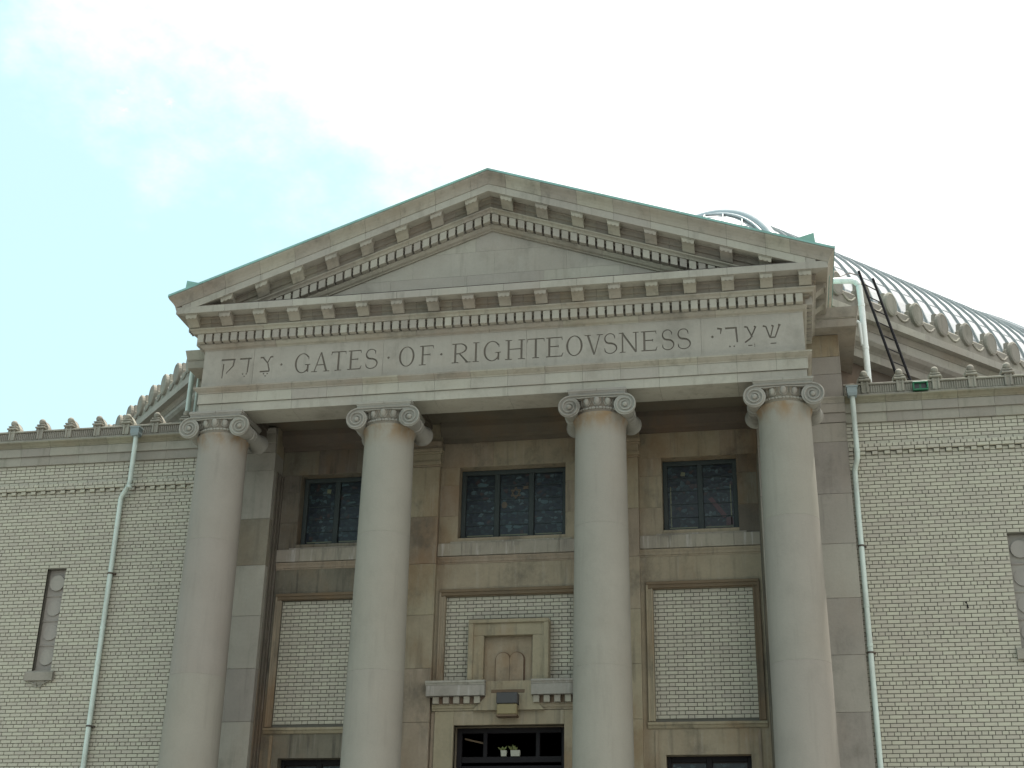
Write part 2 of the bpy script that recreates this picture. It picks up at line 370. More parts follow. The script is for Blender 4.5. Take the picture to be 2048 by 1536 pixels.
for s in (-1, 1):
    for nm, pr, mt in (('architrave_block', fasc1, 'cornice'), ('architrave_block', fasc2, 'cornice'), ('taenia_block', taen, 'cornice'), ('bed_mould', bed, 'cornice'),
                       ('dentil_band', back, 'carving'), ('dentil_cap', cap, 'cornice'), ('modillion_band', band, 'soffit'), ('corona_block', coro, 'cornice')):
        if nm in ('dentil_band',): build(side(pr, s, W, YF+.004, YB), nm, mt, PT)
        else: build(side(pr, s, W, YF, YB), nm, mt, PT)
    pr = [(o, z+rake(5.82)) for o, z in sima]
    build(side(pr, s, W, YF, 1.4), 'side_gutter', 'cornice', PT)
    build(side([(o, z+rake(5.82)) for o, z in flas], s, W, YF, 1.4), 'copper_edge', 'copper', PT)
    wd = MB(); f3 = [(s*5.57, 13.14), (s*5.555, 13.335), (s*5.30, 13.265), (s*5.30, 13.22)]
    wd.loft([[(x, YF-.56, z) for x, z in f3], [(x, YF-.54, z) for x, z in f3]])
    wd.loft([[(s*5.57, YF-.539, 13.14), (s*5.555, YF-.539, 13.33), (s*5.53, YF-.539, 13.15)], [(s*5.57, YF+.1, 13.05), (s*5.56, YF+.1, 13.12), (s*5.53, YF+.1, 13.05)]])
    build(wd, 'gutter_flap', 'copper', PT)
# raking members, each half in blocks
def rake_course(name, prof, js, material, xe, mit=0):
    for s in (-1, 1):
        pts = [0]+js+[xe]
        for i, (a, b) in enumerate(zip(pts, pts[1:])):
            g_ = GAP
            a_ = a+(0 if i == 0 else g_); b_ = b-(0 if i == len(pts)-2 else g_); last = mit and i == len(pts)-2
            if s > 0: mbk = seg(prof, YF, X0+a_, (W if last else X0+b_), 0, 1 if last else 0, rake)
            else: mbk = seg(prof, YF, (-W if last else X0-b_), X0-a_, 1 if last else 0, 0, rake)
            build(mbk, name, material, PT)
rj = [.64*k+.32 for k in range(0, 8)]
rake_course('raking_bed_mould', bed, [1.0*k for k in range(1, 5)], 'cornice', 4.9)
rake_course('raking_dentil_band', back, [], 'carving', 5.0)
rake_course('raking_dentil_cap', cap, [1.0*k+.5 for k in range(0, 4)], 'cornice', 5.1)
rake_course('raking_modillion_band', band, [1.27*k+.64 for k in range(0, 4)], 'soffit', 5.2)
rake_course('raking_corona_block', corr, rj+[5.44], 'stone', 5.60)
rake_course('sima_block', sima, [r+.0 for r in rj]+[5.2], 'cornice', 5.3, 1)
rake_course('copper_edge', flas, [1.7, 3.4], 'copper', 5.3, 1)
jc = MB()
for pr in (corr, sima, cap):
    for a, b in ((-5.3, X0), (X0, 5.3)):
        s_ = seg(inner(pr), YF, a, b, 0, 0, rake); jc.add(s_.v, s_.f)
build(jc, 'pointing', 'joint', PT)
# modillions
def modillion(slope):
    mb = MB(); dz = lambda x: slope*x
    pr = [(.20, 12.727), (.402, 12.727), (.406, 12.70), (.404, 12.655), (.385, 12.632), (.335, 12.612), (.275, 12.570), (.24, 12.536), (.20, 12.528)]
    mb.loft([[(x, -o, z-12.6+dz(x)) for o, z in pr] for x in (-.103, .103)])
    pr = [(.20, 12.7275), (.418, 12.7275), (.418, 12.708), (.408, 12.70), (.20, 12.70)]
    mb.loft([[(x, -o, z-12.6+dz(x)) for o, z in pr] for x in (-.118, .118)])
    ap = [(-.103, 12.698), (-.103, 12.650)]
    for k in range(3):
        for q in range(6):
            a = PI*(q+.5)/6; ap.append((-.103+.0687*(k+.5)-.031*math.cos(a), 12.650-.026*math.sin(a)))
    ap += [(.103, 12.650), (.103, 12.698)]
    mb.loft([[(x, -.420, z-12.6+dz(x)) for x, z in ap], [(x, -.400, z-12.6+dz(x)) for x, z in ap]])
    return mb
def one(mb, name, mt, parent, at, rot=0):
    me = mb.mesh(name); me.materials.append(M[mt]); o = bpy.data.objects.new(name, me); COL.objects.link(o)
    o.parent = parent; o.location = Vector(at)-wpos(parent); o.rotation_euler = (0, 0, rot); return o
p0 = pl_ = pr_ = None
for k in range(18):
    x = X0+MS*(k-8.5)
    if p0 is None: p0 = one(modillion(0), 'modillion', 'cornice', PT, (x, YF, 12.6))
    else: inst(p0, PT, (x, YF, 12.6))
for s in (-1, 1):
    for y in (-1.55, -.93, -.31):
        o = inst(p0, PT, (s*W, y, 12.6)); o.rotation_euler = (0, 0, s*PI/2)
for s in (-1, 1):
    pm = None
    for k in range(8):
        x = X0+s*MS*(k+.5); at = (x, YF, 12.6+rake(x))
        if pm is None: pm = one(modillion(-s*RK), 'modillion', 'cornice', PT, at)
        else: inst(pm, PT, at)
# dentils
def dentil(slope):
    mb = MB(); xs = (-.0585, .0585)
    pr = [(.05, 12.430), (.166, 12.430), (.170, 12.426), (.170, 12.272), (.166, 12.268), (.05, 12.268)]
    return mb.loft([[(x, -o, z-12.35+slope*x) for o, z in pr] for x in xs])
DP = .1582; d0 = None
for k in range(-34, 34):
    x = X0+DP*(k+.5)
    if abs(x) > W+.115: continue
    if d0 is None: d0 = one(dentil(0), 'dentil', 'dentil', PT, (x, YF, 12.35))
    else: inst(d0, PT, (x, YF, 12.35))
for s in (-1, 1):
    for k in range(10):
        o = inst(d0, PT, (s*W, YF+.03+DP*k, 12.35)); o.rotation_euler = (0, 0, s*PI/2)
    dm = None
    for k in range(32):
        x = X0+s*DP*(k+.5); at = (x, YF, 12.35+rake(x))
        if at[2] < 12.86: continue
        if dm is None: dm = one(dentil(-s*RK), 'dentil', 'dentil', PT, at)
        else: inst(dm, PT, at)
# tympanum in large blocks
TZ = 12.19
rows = [(12.86, 13.33, [-3.3, -1.9, -.5, .9, 2.3, 3.7]), (13.333, 13.80, [-1.5, .0, 1.3]), (13.803, 14.4, [-.35])]
for za, zb, js in rows:
    xs = [-5.2]+js+[5.2]
    for a, b in zip(xs, xs[1:]):
        po = [(a+.0015, za), (b-.0015, za), (b-.0015, zb), (a+.0015, zb)]
        for s in (-1, 1):
            po = clip(po, s*RK, 1, TZ+RS+s*RK*X0)
            if len(po) < 3: break
        if len(po) >= 3: build(MB().prism(po, YF+.03, YF+.3), 'tympanum_block', 'stone', PT)
po = [(-5, 12.86), (5, 12.86), (X0, 14.6)]
build(MB().prism(po, YF+.037, YF+.32), 'pointing', 'joint', PT)
# roof of the portico behind the pediment
rf = MB()
for s in (-1, 1):
    rf.loft([[(X0, YF+.2, 15.10), (s*5.80, YF+.2, 13.0), (s*5.80, YF+.2, 12.9), (X0, YF+.2, 15.0)], [(X0, 1.6, 15.10), (s*5.8, 1.6, 13.0), (s*5.8, 1.6, 12.9), (X0, 1.6, 15.0)]])
build(rf, 'porch_roof', 'copper', PT)
# ceiling, beams
cl = MB()
for a, b in ((-4.6, -2.16), (-1.54, 1.54), (2.16, 4.6)): cl.box(a, b, -1.14, .5, 11.30, 11.42)
build(cl, 'porch_ceiling', 'ceiling', PT)
for x in (-4.93, -1.85, 1.85, 4.93):
    b_ = MB(); b_.box(x-.31, x+.31, -1.16, .30, 10.941, 11.43); b_.box(x-.34, x+.34, -1.16, .30, 11.20, 11.31); build(b_, 'ceiling_beam', 'ceiling', PT)
for a, b in ((-4.62, -2.16), (-1.54, 1.54), (2.16, 4.62)):
    mb = MB().loft([[(x, -1.15+o, z) for o, z in [(0, 10.96), (.03, 11.0), (.05, 11.12), (.12, 11.2), (.14, 11.299), (-.02, 11.299), (-.02, 10.96)]] for x in (a, b)]); build(mb, 'ceiling_mould', 'ceiling', PT)

# ------------------------------------------------------------------ frieze with carved letters
def st(x0, z0, x1, z1, t):
    dx, dz = x1-x0, z1-z0; l = math.hypot(dx, dz) or 1; nx, nz = -dz/l*t/2, dx/l*t/2
    return [(x0+nx, z0+nz), (x0-nx, z0-nz), (x1-nx, z1-nz), (x1+nx, z1+nz)]
def taper(x0, z0, x1, z1, t0, t1):
    dx, dz = x1-x0, z1-z0; l = math.hypot(dx, dz); nx, nz = -dz/l/2, dx/l/2
    return [(x0+nx*t0, z0+nz*t0), (x0-nx*t0, z0-nz*t0), (x1-nx*t1, z1-nz*t1), (x1+nx*t1, z1+nz*t1)]
def arc(cx, cz, rx, rz, a0, a1, tmin, tmax, n=14):
    """stroke along an ellipse, thick where it runs upright; angles in degrees"""
    out = []; inn = []
    for i in range(n+1):
        a = math.radians(a0+(a1-a0)*i/n); t = tmin+(tmax-tmin)*abs(math.cos(a))**1.3
        out.append((cx+(rx)*math.cos(a), cz+(rz)*math.sin(a))); inn.append((cx+(rx-t)*math.cos(a), cz+(rz-t)*math.sin(a)))
    return [[out[i], out[i+1], inn[i+1], inn[i]] for i in range(n)]
TK, TN, SF = .036, .020, .016
def glyph(ch, x, w_, h):
    """strokes in metres from the left edge x, baseline 0"""
    S_ = []; se = lambda cx, z, l=.10: S_.append(st(x+cx-l/2, z, x+cx+l/2, z, SF))
    ve = lambda cx, a=0, b=h, t=TK: S_.append(st(x+cx, a, x+cx, b, t))
    if ch == 'I': ve(w_/2); se(w_/2, SF/2, w_); se(w_/2, h-SF/2, w_)
    elif ch == 'H':
        ve(.06); ve(w_-.06); S_.append(st(x+.06, h*.53, x+w_-.06, h*.53, TN))
        for c in (.06, w_-.06): se(c, SF/2, .12); se(c, h-SF/2, .12)
    elif ch == 'T': ve(w_/2); S_.append(st(x, h-TN/2, x+w_, h-TN/2, TN)); se(w_/2, SF/2, .12); S_.append(taper(x+.006, h, x-.004, h-.07, .02, .008)); S_.append(taper(x+w_-.006, h, x+w_+.004, h-.07, .02, .008))
    elif ch in 'EF':
        ve(.055); S_.append(st(x, h-TN/2, x+w_-.02, h-TN/2, TN)); S_.append(taper(x+w_-.026, h, x+w_-.012, h-.065, .02, .008))
        S_.append(st(x+.055, h*.53, x+w_*.72, h*.53, TN)); S_.append(st(x+w_*.72, h*.47, x+w_*.72, h*.59, .012))
        if ch == 'E': S_.append(st(x, TN/2, x+w_-.02, TN/2, TN)); S_.append(taper(x+w_-.03, 0, x+w_, .075, .022, .008))
        else: se(.055, SF/2, .12)
    elif ch in 'O': S_ += arc(x+w_/2, h/2, w_/2, h/2+.006, 0, 360, .015, .036, 32)
    elif ch == 'G':
        S_ += arc(x+w_*.52, h/2, w_*.52, h/2+.006, 42, 318, .015, .036, 24); ve(w_-.03, .015, h*.42, TK*.9); se(w_-.035, h*.42, .10); S_.append(taper(x+w_*.9, h*.84, x+w_*.93, h*.68, .022, .008))
    elif ch == 'R':
        ve(.06); S_.append(st(x, h-TN/2, x+w_*.45, h-TN/2, TN)); se(.06, SF/2, .12); S_.append(st(x+.06, h*.47, x+w_*.45, h*.47, TN))
        S_ += arc(x+w_*.42, h*.735, w_*.42, h*.265, -90, 90, .015, .034, 14); S_.append(taper(x+w_*.42, h*.47, x+w_*.88, .0, .024, .036)); se(w_*.9, SF/2, .10)
    elif ch == 'A':
        S_.append(taper(x+w_*.5, h+.004, x+w_-.05, 0, .030, .036)); S_.append(taper(x+w_*.5, h, x+.055, 0, .018, .018)); S_.append(st(x+w_*.27, h*.36, x+w_*.76, h*.36, TN)); se(.055, SF/2, .11); se(w_-.05, SF/2, .11)
    elif ch == 'V':
        S_.append(taper(x+.055, h, x+w_*.52, -.004, .036, .030)); S_.append(taper(x+w_-.055, h, x+w_*.52, 0, .018, .018)); se(.055, h-SF/2, .11); se(w_-.055, h-SF/2, .11)
    elif ch == 'N':
        ve(.05, 0, h, TN*1.2); ve(w_-.05, 0, h, TN*1.2); S_.append(taper(x+.04, h, x+w_-.05, 0, .034, .034)); se(.05, SF/2, .10); se(.03, h-SF/2, .08); se(w_-.05, h-SF/2, .10)
    elif ch == 'S':
        pts = []
        for i in range(33):
            u = i/32
            if u < .5: a = math.radians(35+(u/.5)*225); pts.append((x+w_*.48+w_*.40*math.cos(a), h*.745+h*.25*math.sin(a)))
            else: a = math.radians(90-((u-.5)/.5)*235); pts.append((x+w_*.5+w_*.48*math.cos(a), h*.255+h*.25*math.sin(a)))
        for i in range(32):
            u = (i+.5)/32; t = .016+.02*math.exp(-((u-.5)/.17)**2)
            S_.append(st(*pts[i], *pts[i+1], t))
        S_.append(taper(*pts[0], pts[0][0]+.008, pts[0][1]-.06, .02, .008)); S_.append(taper(*pts[-1], pts[-1][0]-.010, pts[-1][1]+.06, .02, .008))
    elif ch == '.': S_.append([(x-.026, h*.5), (x, h*.5-.028), (x+.026, h*.5), (x, h*.5+.028)])
    # Hebrew, drawn to the carved forms
    elif ch == 'qof': S_ += [st(x, h*.93, x+w_, h*.93, .032), taper(x+w_-.02, h*.93, x+w_-.03, h*.60, .03, .024), taper(x+w_-.03, h*.60, x+w_*.42, h*.22, .024, .018), taper(x+.05, h*.72, x+.04, -.01, .026, .018)]
    elif ch == 'dalet': S_ += [st(x, h*.93, x+w_, h*.93, .032), taper(x+w_-.05, h*.93, x+w_-.06, h*.20, .028, .022)]+[st(x+w_*.5+a-.012, b, x+w_*.5+a+.012, b, .024) for a, b in ((-.035, .05), (.035, .05), (0, .005))]
    elif ch == 'tsadi': S_ += [taper(x, h*.93, x+.07, h*.93, .034, .026), taper(x+.05, h*.93, x+w_*.62, h*.62, .024, .024), taper(x+w_, h*.95, x+w_-.06, h*.93, .034, .026), taper(x+w_-.05, h*.93, x+w_*.58, h*.63, .022, .02), taper(x+w_*.62, h*.62, x+w_*.78, h*.22, .024, .024), st(x+.01, h*.20, x+w_*.8, h*.20, .03)]+[st(x+w_*.5+a-.012, b, x+w_*.5+a+.012, b, .024) for a, b in ((-.035, .03), (.035, .03), (0, -.015))]
    elif ch == 'yod': S_ += [taper(x, h*.90, x+w_, h*.86, .036, .03), taper(x+w_-.015, h*.88, x+w_-.03, h*.62, .028, .014)]
    elif ch == 'resh': S_ += [st(x, h*.88, x+w_-.01, h*.88, .034), taper(x+w_-.025, h*.89, x+w_-.012, h*.16, .032, .026)]+[st(x+w_*.5+a-.012, -.01, x+w_*.5+a+.012, -.01, .025) for a in (-.035, .035)]
    elif ch == 'ayin': S_ += [taper(x, h*.90, x+.06, h*.86, .036, .024), taper(x+.045, h*.87, x+w_*.62, h*.36, .024, .026), taper(x+w_-.04, h*.90, x+w_, h*.84, .03, .026), taper(x+w_-.012, h*.86, x+w_*.45, h*.28, .026, .022), taper(x+w_*.5, h*.32, x, h*.12, .026, .03), st(x+w_*.25, -.012, x+w_*.6, -.012, .018), st(x+w_*.78-.008, .005, x+w_*.78+.008, .005, .018), st(x+w_*.78-.008, -.03, x+w_*.78+.008, -.03, .018)]
    elif ch == 'shin': S_ += [taper(x, h*.88, x+.06, h*.83, .036, .024), taper(x+.05, h*.85, x+w_*.36, h*.30, .024, .024), taper(x+w_*.48, h*.88, x+w_*.62, h*.84, .034, .024), taper(x+w_*.58, h*.85, x+w_*.40, h*.32, .022, .02), taper(x+w_*.86, h*.90, x+w_, h*.87, .036, .026), taper(x+w_-.02, h*.87, x+w_*.66, h*.30, .026, .022), st(x+w_*.34, h*.295, x+w_*.67, h*.295, .026), st(x+w_*.38, .0, x+w_*.7, .0, .02)]
    return S_
TXT = [('qof', -4.965, -4.70), ('dalet', -4.611, -4.394), ('tsadi', -4.228, -3.988), ('.', -3.821, 0), ('G', -3.571, -3.295), ('A', -3.258, -2.925), ('T', -2.892, -2.633), ('E', -2.590, -2.336), ('S', -2.272, -2.048), ('.', -1.848, 0),
       ('O', -1.658, -1.377), ('F', -1.285, -1.026), ('.', -.896, 0), ('R', -.705, -.385), ('I', -.334, -.224), ('G', -.144, .150), ('H', .238, .585), ('T', .630, .918), ('E', .955, 1.250), ('O', 1.303, 1.588), ('V', 1.620, 1.940), ('S', 1.952, 2.175),
       ('N', 2.222, 2.550), ('E', 2.588, 2.860), ('S', 2.936, 3.142), ('S', 3.198, 3.420), ('.', 3.789, 0), ('yod', 3.873, 3.955), ('resh', 4.005, 4.210), ('ayin', 4.325, 4.522), ('shin', 4.630, 4.924)]
LZ, LH = 11.612, .376
fr = MB().box(-W, W, YF, YF+.1, 11.432, 12.154)
cut = MB(); inlays = []
for ch, a, b in TXT:
    hb = ch in ('qof', 'dalet', 'tsadi', 'yod', 'resh', 'ayin', 'shin')
    S_ = glyph(ch, a, b-a, LH if not ch == '.' else LH)
    mb = MB()
    for i, q in enumerate(S_):
        q = [(px, pz+LZ) for px, pz in q]
        cut.prism(q, YF-.05-.0002*i, YF+.030); mb.prism(q, YF+.012+.0002*i, YF+.032)
    inlays.append(mb)
for xj in (-1.95, .607, 3.60, -4.35): cut.box(xj, xj+.004, YF-.06, YF+.02, 11.40, 12.2)
fo = build(fr, 'frieze', 'stone', PT)
co = build(cut, 'cutter', 'joint', PT)
md = fo.modifiers.new('b', 'BOOLEAN'); md.operation = 'DIFFERENCE'; md.object = co; md.solver = 'EXACT'; md.use_self = True
dg = bpy.context.evaluated_depsgraph_get(); me = bpy.data.meshes.new_from_object(fo.evaluated_get(dg))
fo.modifiers.clear(); print('frieze verts', len(me.vertices))
if len(me.vertices) > 200: fo.data = me
bpy.data.objects.remove(co)
for (ch, a, b), mb in zip(TXT, inlays):
    build(mb, 'carved_dot' if ch == '.' else 'carved_letter', 'letter', fo)
build(MB().box(-W+.004, W-.004, YF+.101, YB, 11.431, 12.155), 'frieze_core', 'cornice', PT)

# ------------------------------------------------------------------ columns
YC = -1.36
colr = lambda z: .428+.0083*(10.4-z)
def make_column(x):
    C_ = thing('ionic_column', '', 'column', (x, YC, 1.2), 'smooth ionic columns across the portico')
    mb = MB().cbox(x-.68, x+.68, YC-.68, YC+.68, 1.2, 1.42, .01); build(mb, 'plinth', 'column', C_)
    tor = [(.60+.07*math.cos(a), 1.50+.08*math.sin(a)) for a in [(-90+i*22.5)*PI/180 for i in range(9)]]
    tor = [(.50, 1.421)]+tor+[(.57, 1.585), (.545, 1.63), (.555, 1.65)]+[(.54+.04*math.cos(a), 1.69+.04*math.sin(a)) for a in [(-90+i*30)*PI/180 for i in range(7)]]+[(.53, 1.735), (.50, 1.74)]
    build(MB().lathe(tor, (x, YC), 48), 'column_base', 'column', C_, smooth=True)
    js = [1.742, 4.0, 6.32, 8.62, 10.55]
    for a, b in zip(js, js[1:]):
        pr = [(colr(a)-.0015, a+.0004)]
        for i in range(7):
            z = a+.0015+(b-a-.003)*i/6; pr.append((colr(z), z))
        if b > 10: pr = pr[:-2]+[(colr(10.30), 10.30), (colr(10.40)+.002, 10.40), (colr(10.45)+.014, 10.455), (colr(10.5)+.030, 10.495), (colr(10.5)+.038, 10.51), (colr(10.5)+.038, 10.54), (colr(10.5)+.02, 10.55)]
        else: pr.append((colr(b)-.0015, b-.0004))
        build(MB().lathe(pr, (x, YC), 64), 'shaft_drum', 'column', C_, smooth=True)
    K = build(MB().lathe([(.42, 10.551), (.445, 10.552), (.45, 10.57), (.452, 10.63), (.442, 10.64), (.445, 10.66), (.47, 10.72), (.485, 10.77), (.48, 10.80), (.44, 10.835)], (x, YC), 48), 'capital', 'carving', C_, smooth=True)
    bd = MB()
    for k in range(24):
        a = 2*PI*k/24
        for da, r in ((0, .034), (.105, .013), (.152, .013)):
            c_ = (x+.458*math.cos(a+da), YC+.458*math.sin(a+da), 10.602)
            bd.ell(c_, (.020 if da else .020, .02, .022), 8, 6) if da else bd.loft([[(x+(.458+.022*math.cos(t)*math.sin(PI*(u+.02)/1.04))*math.cos(a+(u-.5)*.13), YC+(.458+.022*math.cos(t)*math.sin(PI*(u+.02)/1.04))*math.sin(a+(u-.5)*.13), 10.602+.022*math.sin(t)*math.sin(PI*(u+.02)/1.04)) for t in [2*PI*q/8 for q in range(8)]] for u in (0, .2, .5, .8, 1)])
    build(bd, 'bead_ring', 'capital', K, smooth=True)
    for k in range(16):
        a = 2*PI*k/16+PI/2; ca, sa = math.cos(a), math.sin(a)
        eg = MB().ell((0, 0, 0), (.052, .042, .070), 12, 8)
        sh = [(.072*math.cos(t), -.012, .085*math.sin(t)+.012) for t in [PI*(1+i/10) for i in range(11)]]
        eg.tube([(p[0], p[1], p[2]) for p in sh], .011, 6, (0, 1, 0))
        for px in (-.088, .088): eg.loft([[(px-.008, 0, .06), (px+.008, 0, .06), (px, .025, .06)], [(px-.001, 0, -.07), (px+.001, 0, -.07), (px, .006, -.07)]])
        e2 = MB(); e2.f = eg.f
        for ex, ey, ez in eg.v:
            r = .472+ey+.28*ez*.5; t = a-ex/.48
            e2.v.append((x+r*math.cos(t), YC+r*math.sin(t), 10.722+ez))
        build(e2, 'egg_carving', 'capital', K, smooth=True)
    for sx in (-1, 1):
        cx_, cz_ = x+sx*.4686, 10.627
        pr = [(.150, -.47), (.172, -.462), (.172, -.44), (.158, -.42), (.150, -.36), (.132, -.22), (.118, -.09), (.118, -.075), (.132, -.07), (.135, -.035), (.128, -.03), (.128, .03), (.135, .035), (.132, .07), (.118, .075), (.118, .09), (.132, .22), (.150, .36), (.158, .42), (.172, .44), (.172, .462), (.150, .47)]
        build(MB().lathe([(r, YC+h) for r, h in pr], (cx_, cz_), 28, 'y'), 'bolster', 'capital', K, smooth=True)
        for sy in (-1, 1):
            v = MB().lathe([(.176, YC+sy*.44), (.182, YC+sy*.455), (.184, YC+sy*.478), (.176, YC+sy*.480), (.10, YC+sy*.476), (.03, YC+sy*.470)], (cx_, cz_), 36, 'y')
            pa = []; rr = []
            for i in range(85):
                u = i/84; th = PI/2-sx*2*PI*2.05*u; r = .190*(1-u)**1.0*.78+.042
                r = .186-(.186-.062)*u**.88
                pa.append((cx_+r*math.cos(th), YC+sy*.488, cz_+r*math.sin(th))); rr.append(.0165-.006*u)
            v.tube(pa, rr, 7, (0, 1, 0))
            v.ell((cx_, YC+sy*.478, cz_), (.046, .045, .046), 14, 8)
            build(v, 'volute', 'capital', K, smooth=True)
    for sy in (-1, 1):
        c_ = MB().box(x-.46, x+.46, YC+sy*.30, YC+sy*.475, 10.775, 10.838)
        c_.tube([(x-.4686, YC+sy*.494, 10.817), (x+.4686, YC+sy*.494, 10.817)], .0125, 7); c_.tube([(x-.33, YC+sy*.485, 10.772), (x-.15, YC+sy*.488, 10.783), (x+.15, YC+sy*.488, 10.783), (x+.33, YC+sy*.485, 10.772)], .010, 7)
        build(c_, 'canalis', 'capital', K)
    ab = MB()
    for a, b in ((x-.495, x-.001), (x+.001, x+.495)):
        ab.cbox(a, b, YC-.495, YC+.495, 10.889, 10.939, .008)
    q = [(-.475, 10.842), (-.470, 10.855), (-.482, 10.880), (-.485, 10.888)]
    for i in range(3):
        (d0_, za), (d1_, zb) = q[i], q[i+1]
        ab.loft([[(x+s1*-d0_, YC+s2*-d0_, za) for s1, s2 in ((-1, -1), (1, -1), (1, 1), (-1, 1))], [(x+s1*-d1_, YC+s2*-d1_, zb) for s1, s2 in ((-1, -1), (1, -1), (1, 1), (-1, 1))]])
    build(ab, 'abacus', 'capital', K)
    return C_
CX = (-4.925, -1.86, 1.835, 4.895)
c0 = make_column(CX[0])
c0['label'] = 'leftmost smooth stone column with a scroll capital, beside the left brick wing'
for x, lb in zip(CX[1:], ('second stone column from the left, left of the carved tablets doorway', 'third stone column from the left, right of the carved tablets doorway', 'rightmost smooth stone column with a scroll capital, beside the right brick wing')):
    c = copy_tree(c0, None, (x, YC, 1.2)); c['label'] = lb

# ------------------------------------------------------------------ steps and porch floor
sp = thing('front_steps', 'stone steps and platform under the four columns', 'steps', (0, -1.5, 0))
for k in range(7): build(MB().cbox(-6.2, 6.2, -2.25-(6-k)*.34, .3, .141+.151*k, .141+.151*(k+1)-.002, .008), 'step', 'concrete', sp)

# ------------------------------------------------------------------ brickwork
SA, SB_, JT = .2036, .0667, .0115
ZB = 10.80
def ranges(x0, x1, cuts):
    out = [(x0, x1)]
    for a, b in cuts:
        nx = []
        for p, q in out:
            if b <= p or a >= q: nx.append((p, q)); continue
            if a-p > .03: nx.append((p, a))
            if q-b > .03: nx.append((b, q))
        out = nx
    return out
def lay(parent, y, x0, x1, z1, rowsn, bond, holes, limit, jitter=.0015, name='brick'):
    """bond(r) -> (list of lengths repeated, phase, projection, alternate); lays single bricks; the largest in view become objects"""
    cand = []
    for r in range(1, rowsn+1):
        zt = z1-(r-1)*SB_; zb = zt-SB_; lens, ph, pj, alt = bond(r)
        cuts = [(h[0], h[1]) for h in holes if zb+.02 < h[3] and zt-.02 > h[2]]
        for p, q in ranges(x0, x1, cuts):
            per = sum(lens); k0 = math.floor((p-ph)/per)-1; x = ph+k0*per; i = 0
            while x < q:
                l = lens[i % len(lens)]; a, b = x+JT/2, x+l-JT/2; full = a >= p-.002 and b <= q+.002
                a, b = max(a, p), min(b, q); pr = pj if not alt or i % 2 == 0 else 0
                if b-a > .018: cand.append((a, b, zb+JT/2, zt-JT/2, pr, full, round(l, 4)))
                x += l; i += 1
    vis = []
    for i, (a, b, za, zb, pr, full, l) in enumerate(cand):
        u, v, d = proj(((a+b)/2, y, (za+zb)/2))
        if full and 12 < u < 2036 and 0 < v < 1528 and not any(c_[0] < u < c_[1] and c_[2] < v for c_ in HID): vis.append((-(b-a)/d, d, i))
    vis.sort(); single = set(i for _, _, i in vis[:limit])
    rest = MB(); src = {}
    for i, (a, b, za, zb, pr, full, l) in enumerate(cand):
        jy = random.uniform(-jitter, jitter); y0 = y-pr+jy
        if i in single:
            h = (b-a)/2; c = ((a+b)/2, y0, (za+zb)/2)
            if l not in src: src[l] = one(MB().cbox(-h, h, 0, .055, -(zb-za)/2, (zb-za)/2, .0035), name, 'brick', parent, c)
            else: inst(src[l], parent, c)
        else:
            e = .003
            rest.add([(a, y0+e, za), (b, y0+e, za), (b, y0+e, zb), (a, y0+e, zb), (a+e, y0, za+e), (b-e, y0, za+e), (b-e, y0, zb-e), (a+e, y0, zb-e), (a, y0+.05, za), (b, y0+.05, za), (b, y0+.05, zb), (a, y0+.05, zb)],
                     [(4, 5, 6, 7), (0, 1, 5, 4), (1, 2, 6, 5), (2, 3, 7, 6), (3, 0, 4, 7), (8, 9, 1, 0), (9, 10, 2, 1), (10, 11, 3, 2), (11, 8, 0, 3)])
    if rest.v: build(rest, 'brickwork', 'bricks', parent, kind='stuff')
HID = [(318, 480, 1000), (680, 830, 1000), (1145, 1268, 1000), (1530, 1680, 1000)]

# ------------------------------------------------------------------ portico wall
PW = thing('porch_wall', 'stained stone wall with windows, brick panels and doorways behind the columns', 'wall', (0, .4, 0))
pz = [.141, 1.2, 2.12, 3.05, 3.97, 4.90, 5.83, 6.75, 7.69, 8.62, 9.50, 10.44, 10.795]
for s in (-1, 1):
    for a, b in zip(pz, pz[1:]): build(MB().cbox(s*4.42, s*5.95, -.10, .5, a+.002, b-.002, .006), 'pier_block', 'pierdark' if s < 0 and 8.6 < a < 9 else 'pier', PW)
    build(MB().box(s*4.43, s*5.94, -.09, .48, .15, 10.80), 'pointing', 'joint', PW)
    for a, b, x in ((.03, .07, 4.395), (.10, .115, 4.40), (.16, .22, 4.385), (.27, .325, 4.37)):
        build(MB().box(s*x, s*4.425, a, b, 1.2, 10.44), 'return_fillet', 'sooty', PW)
    # attic block above the pier, with its own cap
    az = [11.26, 11.72, 12.06, 12.485]
    for a, b in zip(az, az[1:]): build(MB().cbox(s*4.6, s*5.94, -.095, 1.8, a+.002, b-.002, .006), 'attic_block', 'porch' if b > 12.3 else 'pier', PW)  # top block darker: brown stain plus the cap's shade put into its colour
    for o0, o1, za, zb in ((.31, .315, 12.49, 12.64), (.325, .33, 12.645, 12.66), (.33, .37, 12.665, 12.845)):
        mb = MB().loft([[(s*4.6, -.095-o, z), (s*(5.94+o), -.095-o, z), (s*(5.94+o), 1.9, z), (s*4.6, 1.9, z)] for o, z in ((o0, za), (o1, zb))]); build(mb, 'attic_cap', 'cornice', PW)
    build(MB().box(s*4.425, s*5.2, -.05, .5, 10.797, 11.42), 'pier_top', 'porch', PW)
bays = [(-4.417, -2.305), (-1.335, 1.325), (2.30, 4.417)]
wins = [(-4.03, -2.71), (-.985, .977), (2.71, 4.03)]
pans = [(-4.20, -2.505, 5.80, 8.055), (-1.15, 1.125, 6.50, 8.035), (2.505, 4.20, 5.80, 8.055)]
doors = [(-4.035, -2.66, .141, 5.275), (-.92, .98, .141, 5.78), (2.66, 4.04, .141, 5.265)]
YW = .33
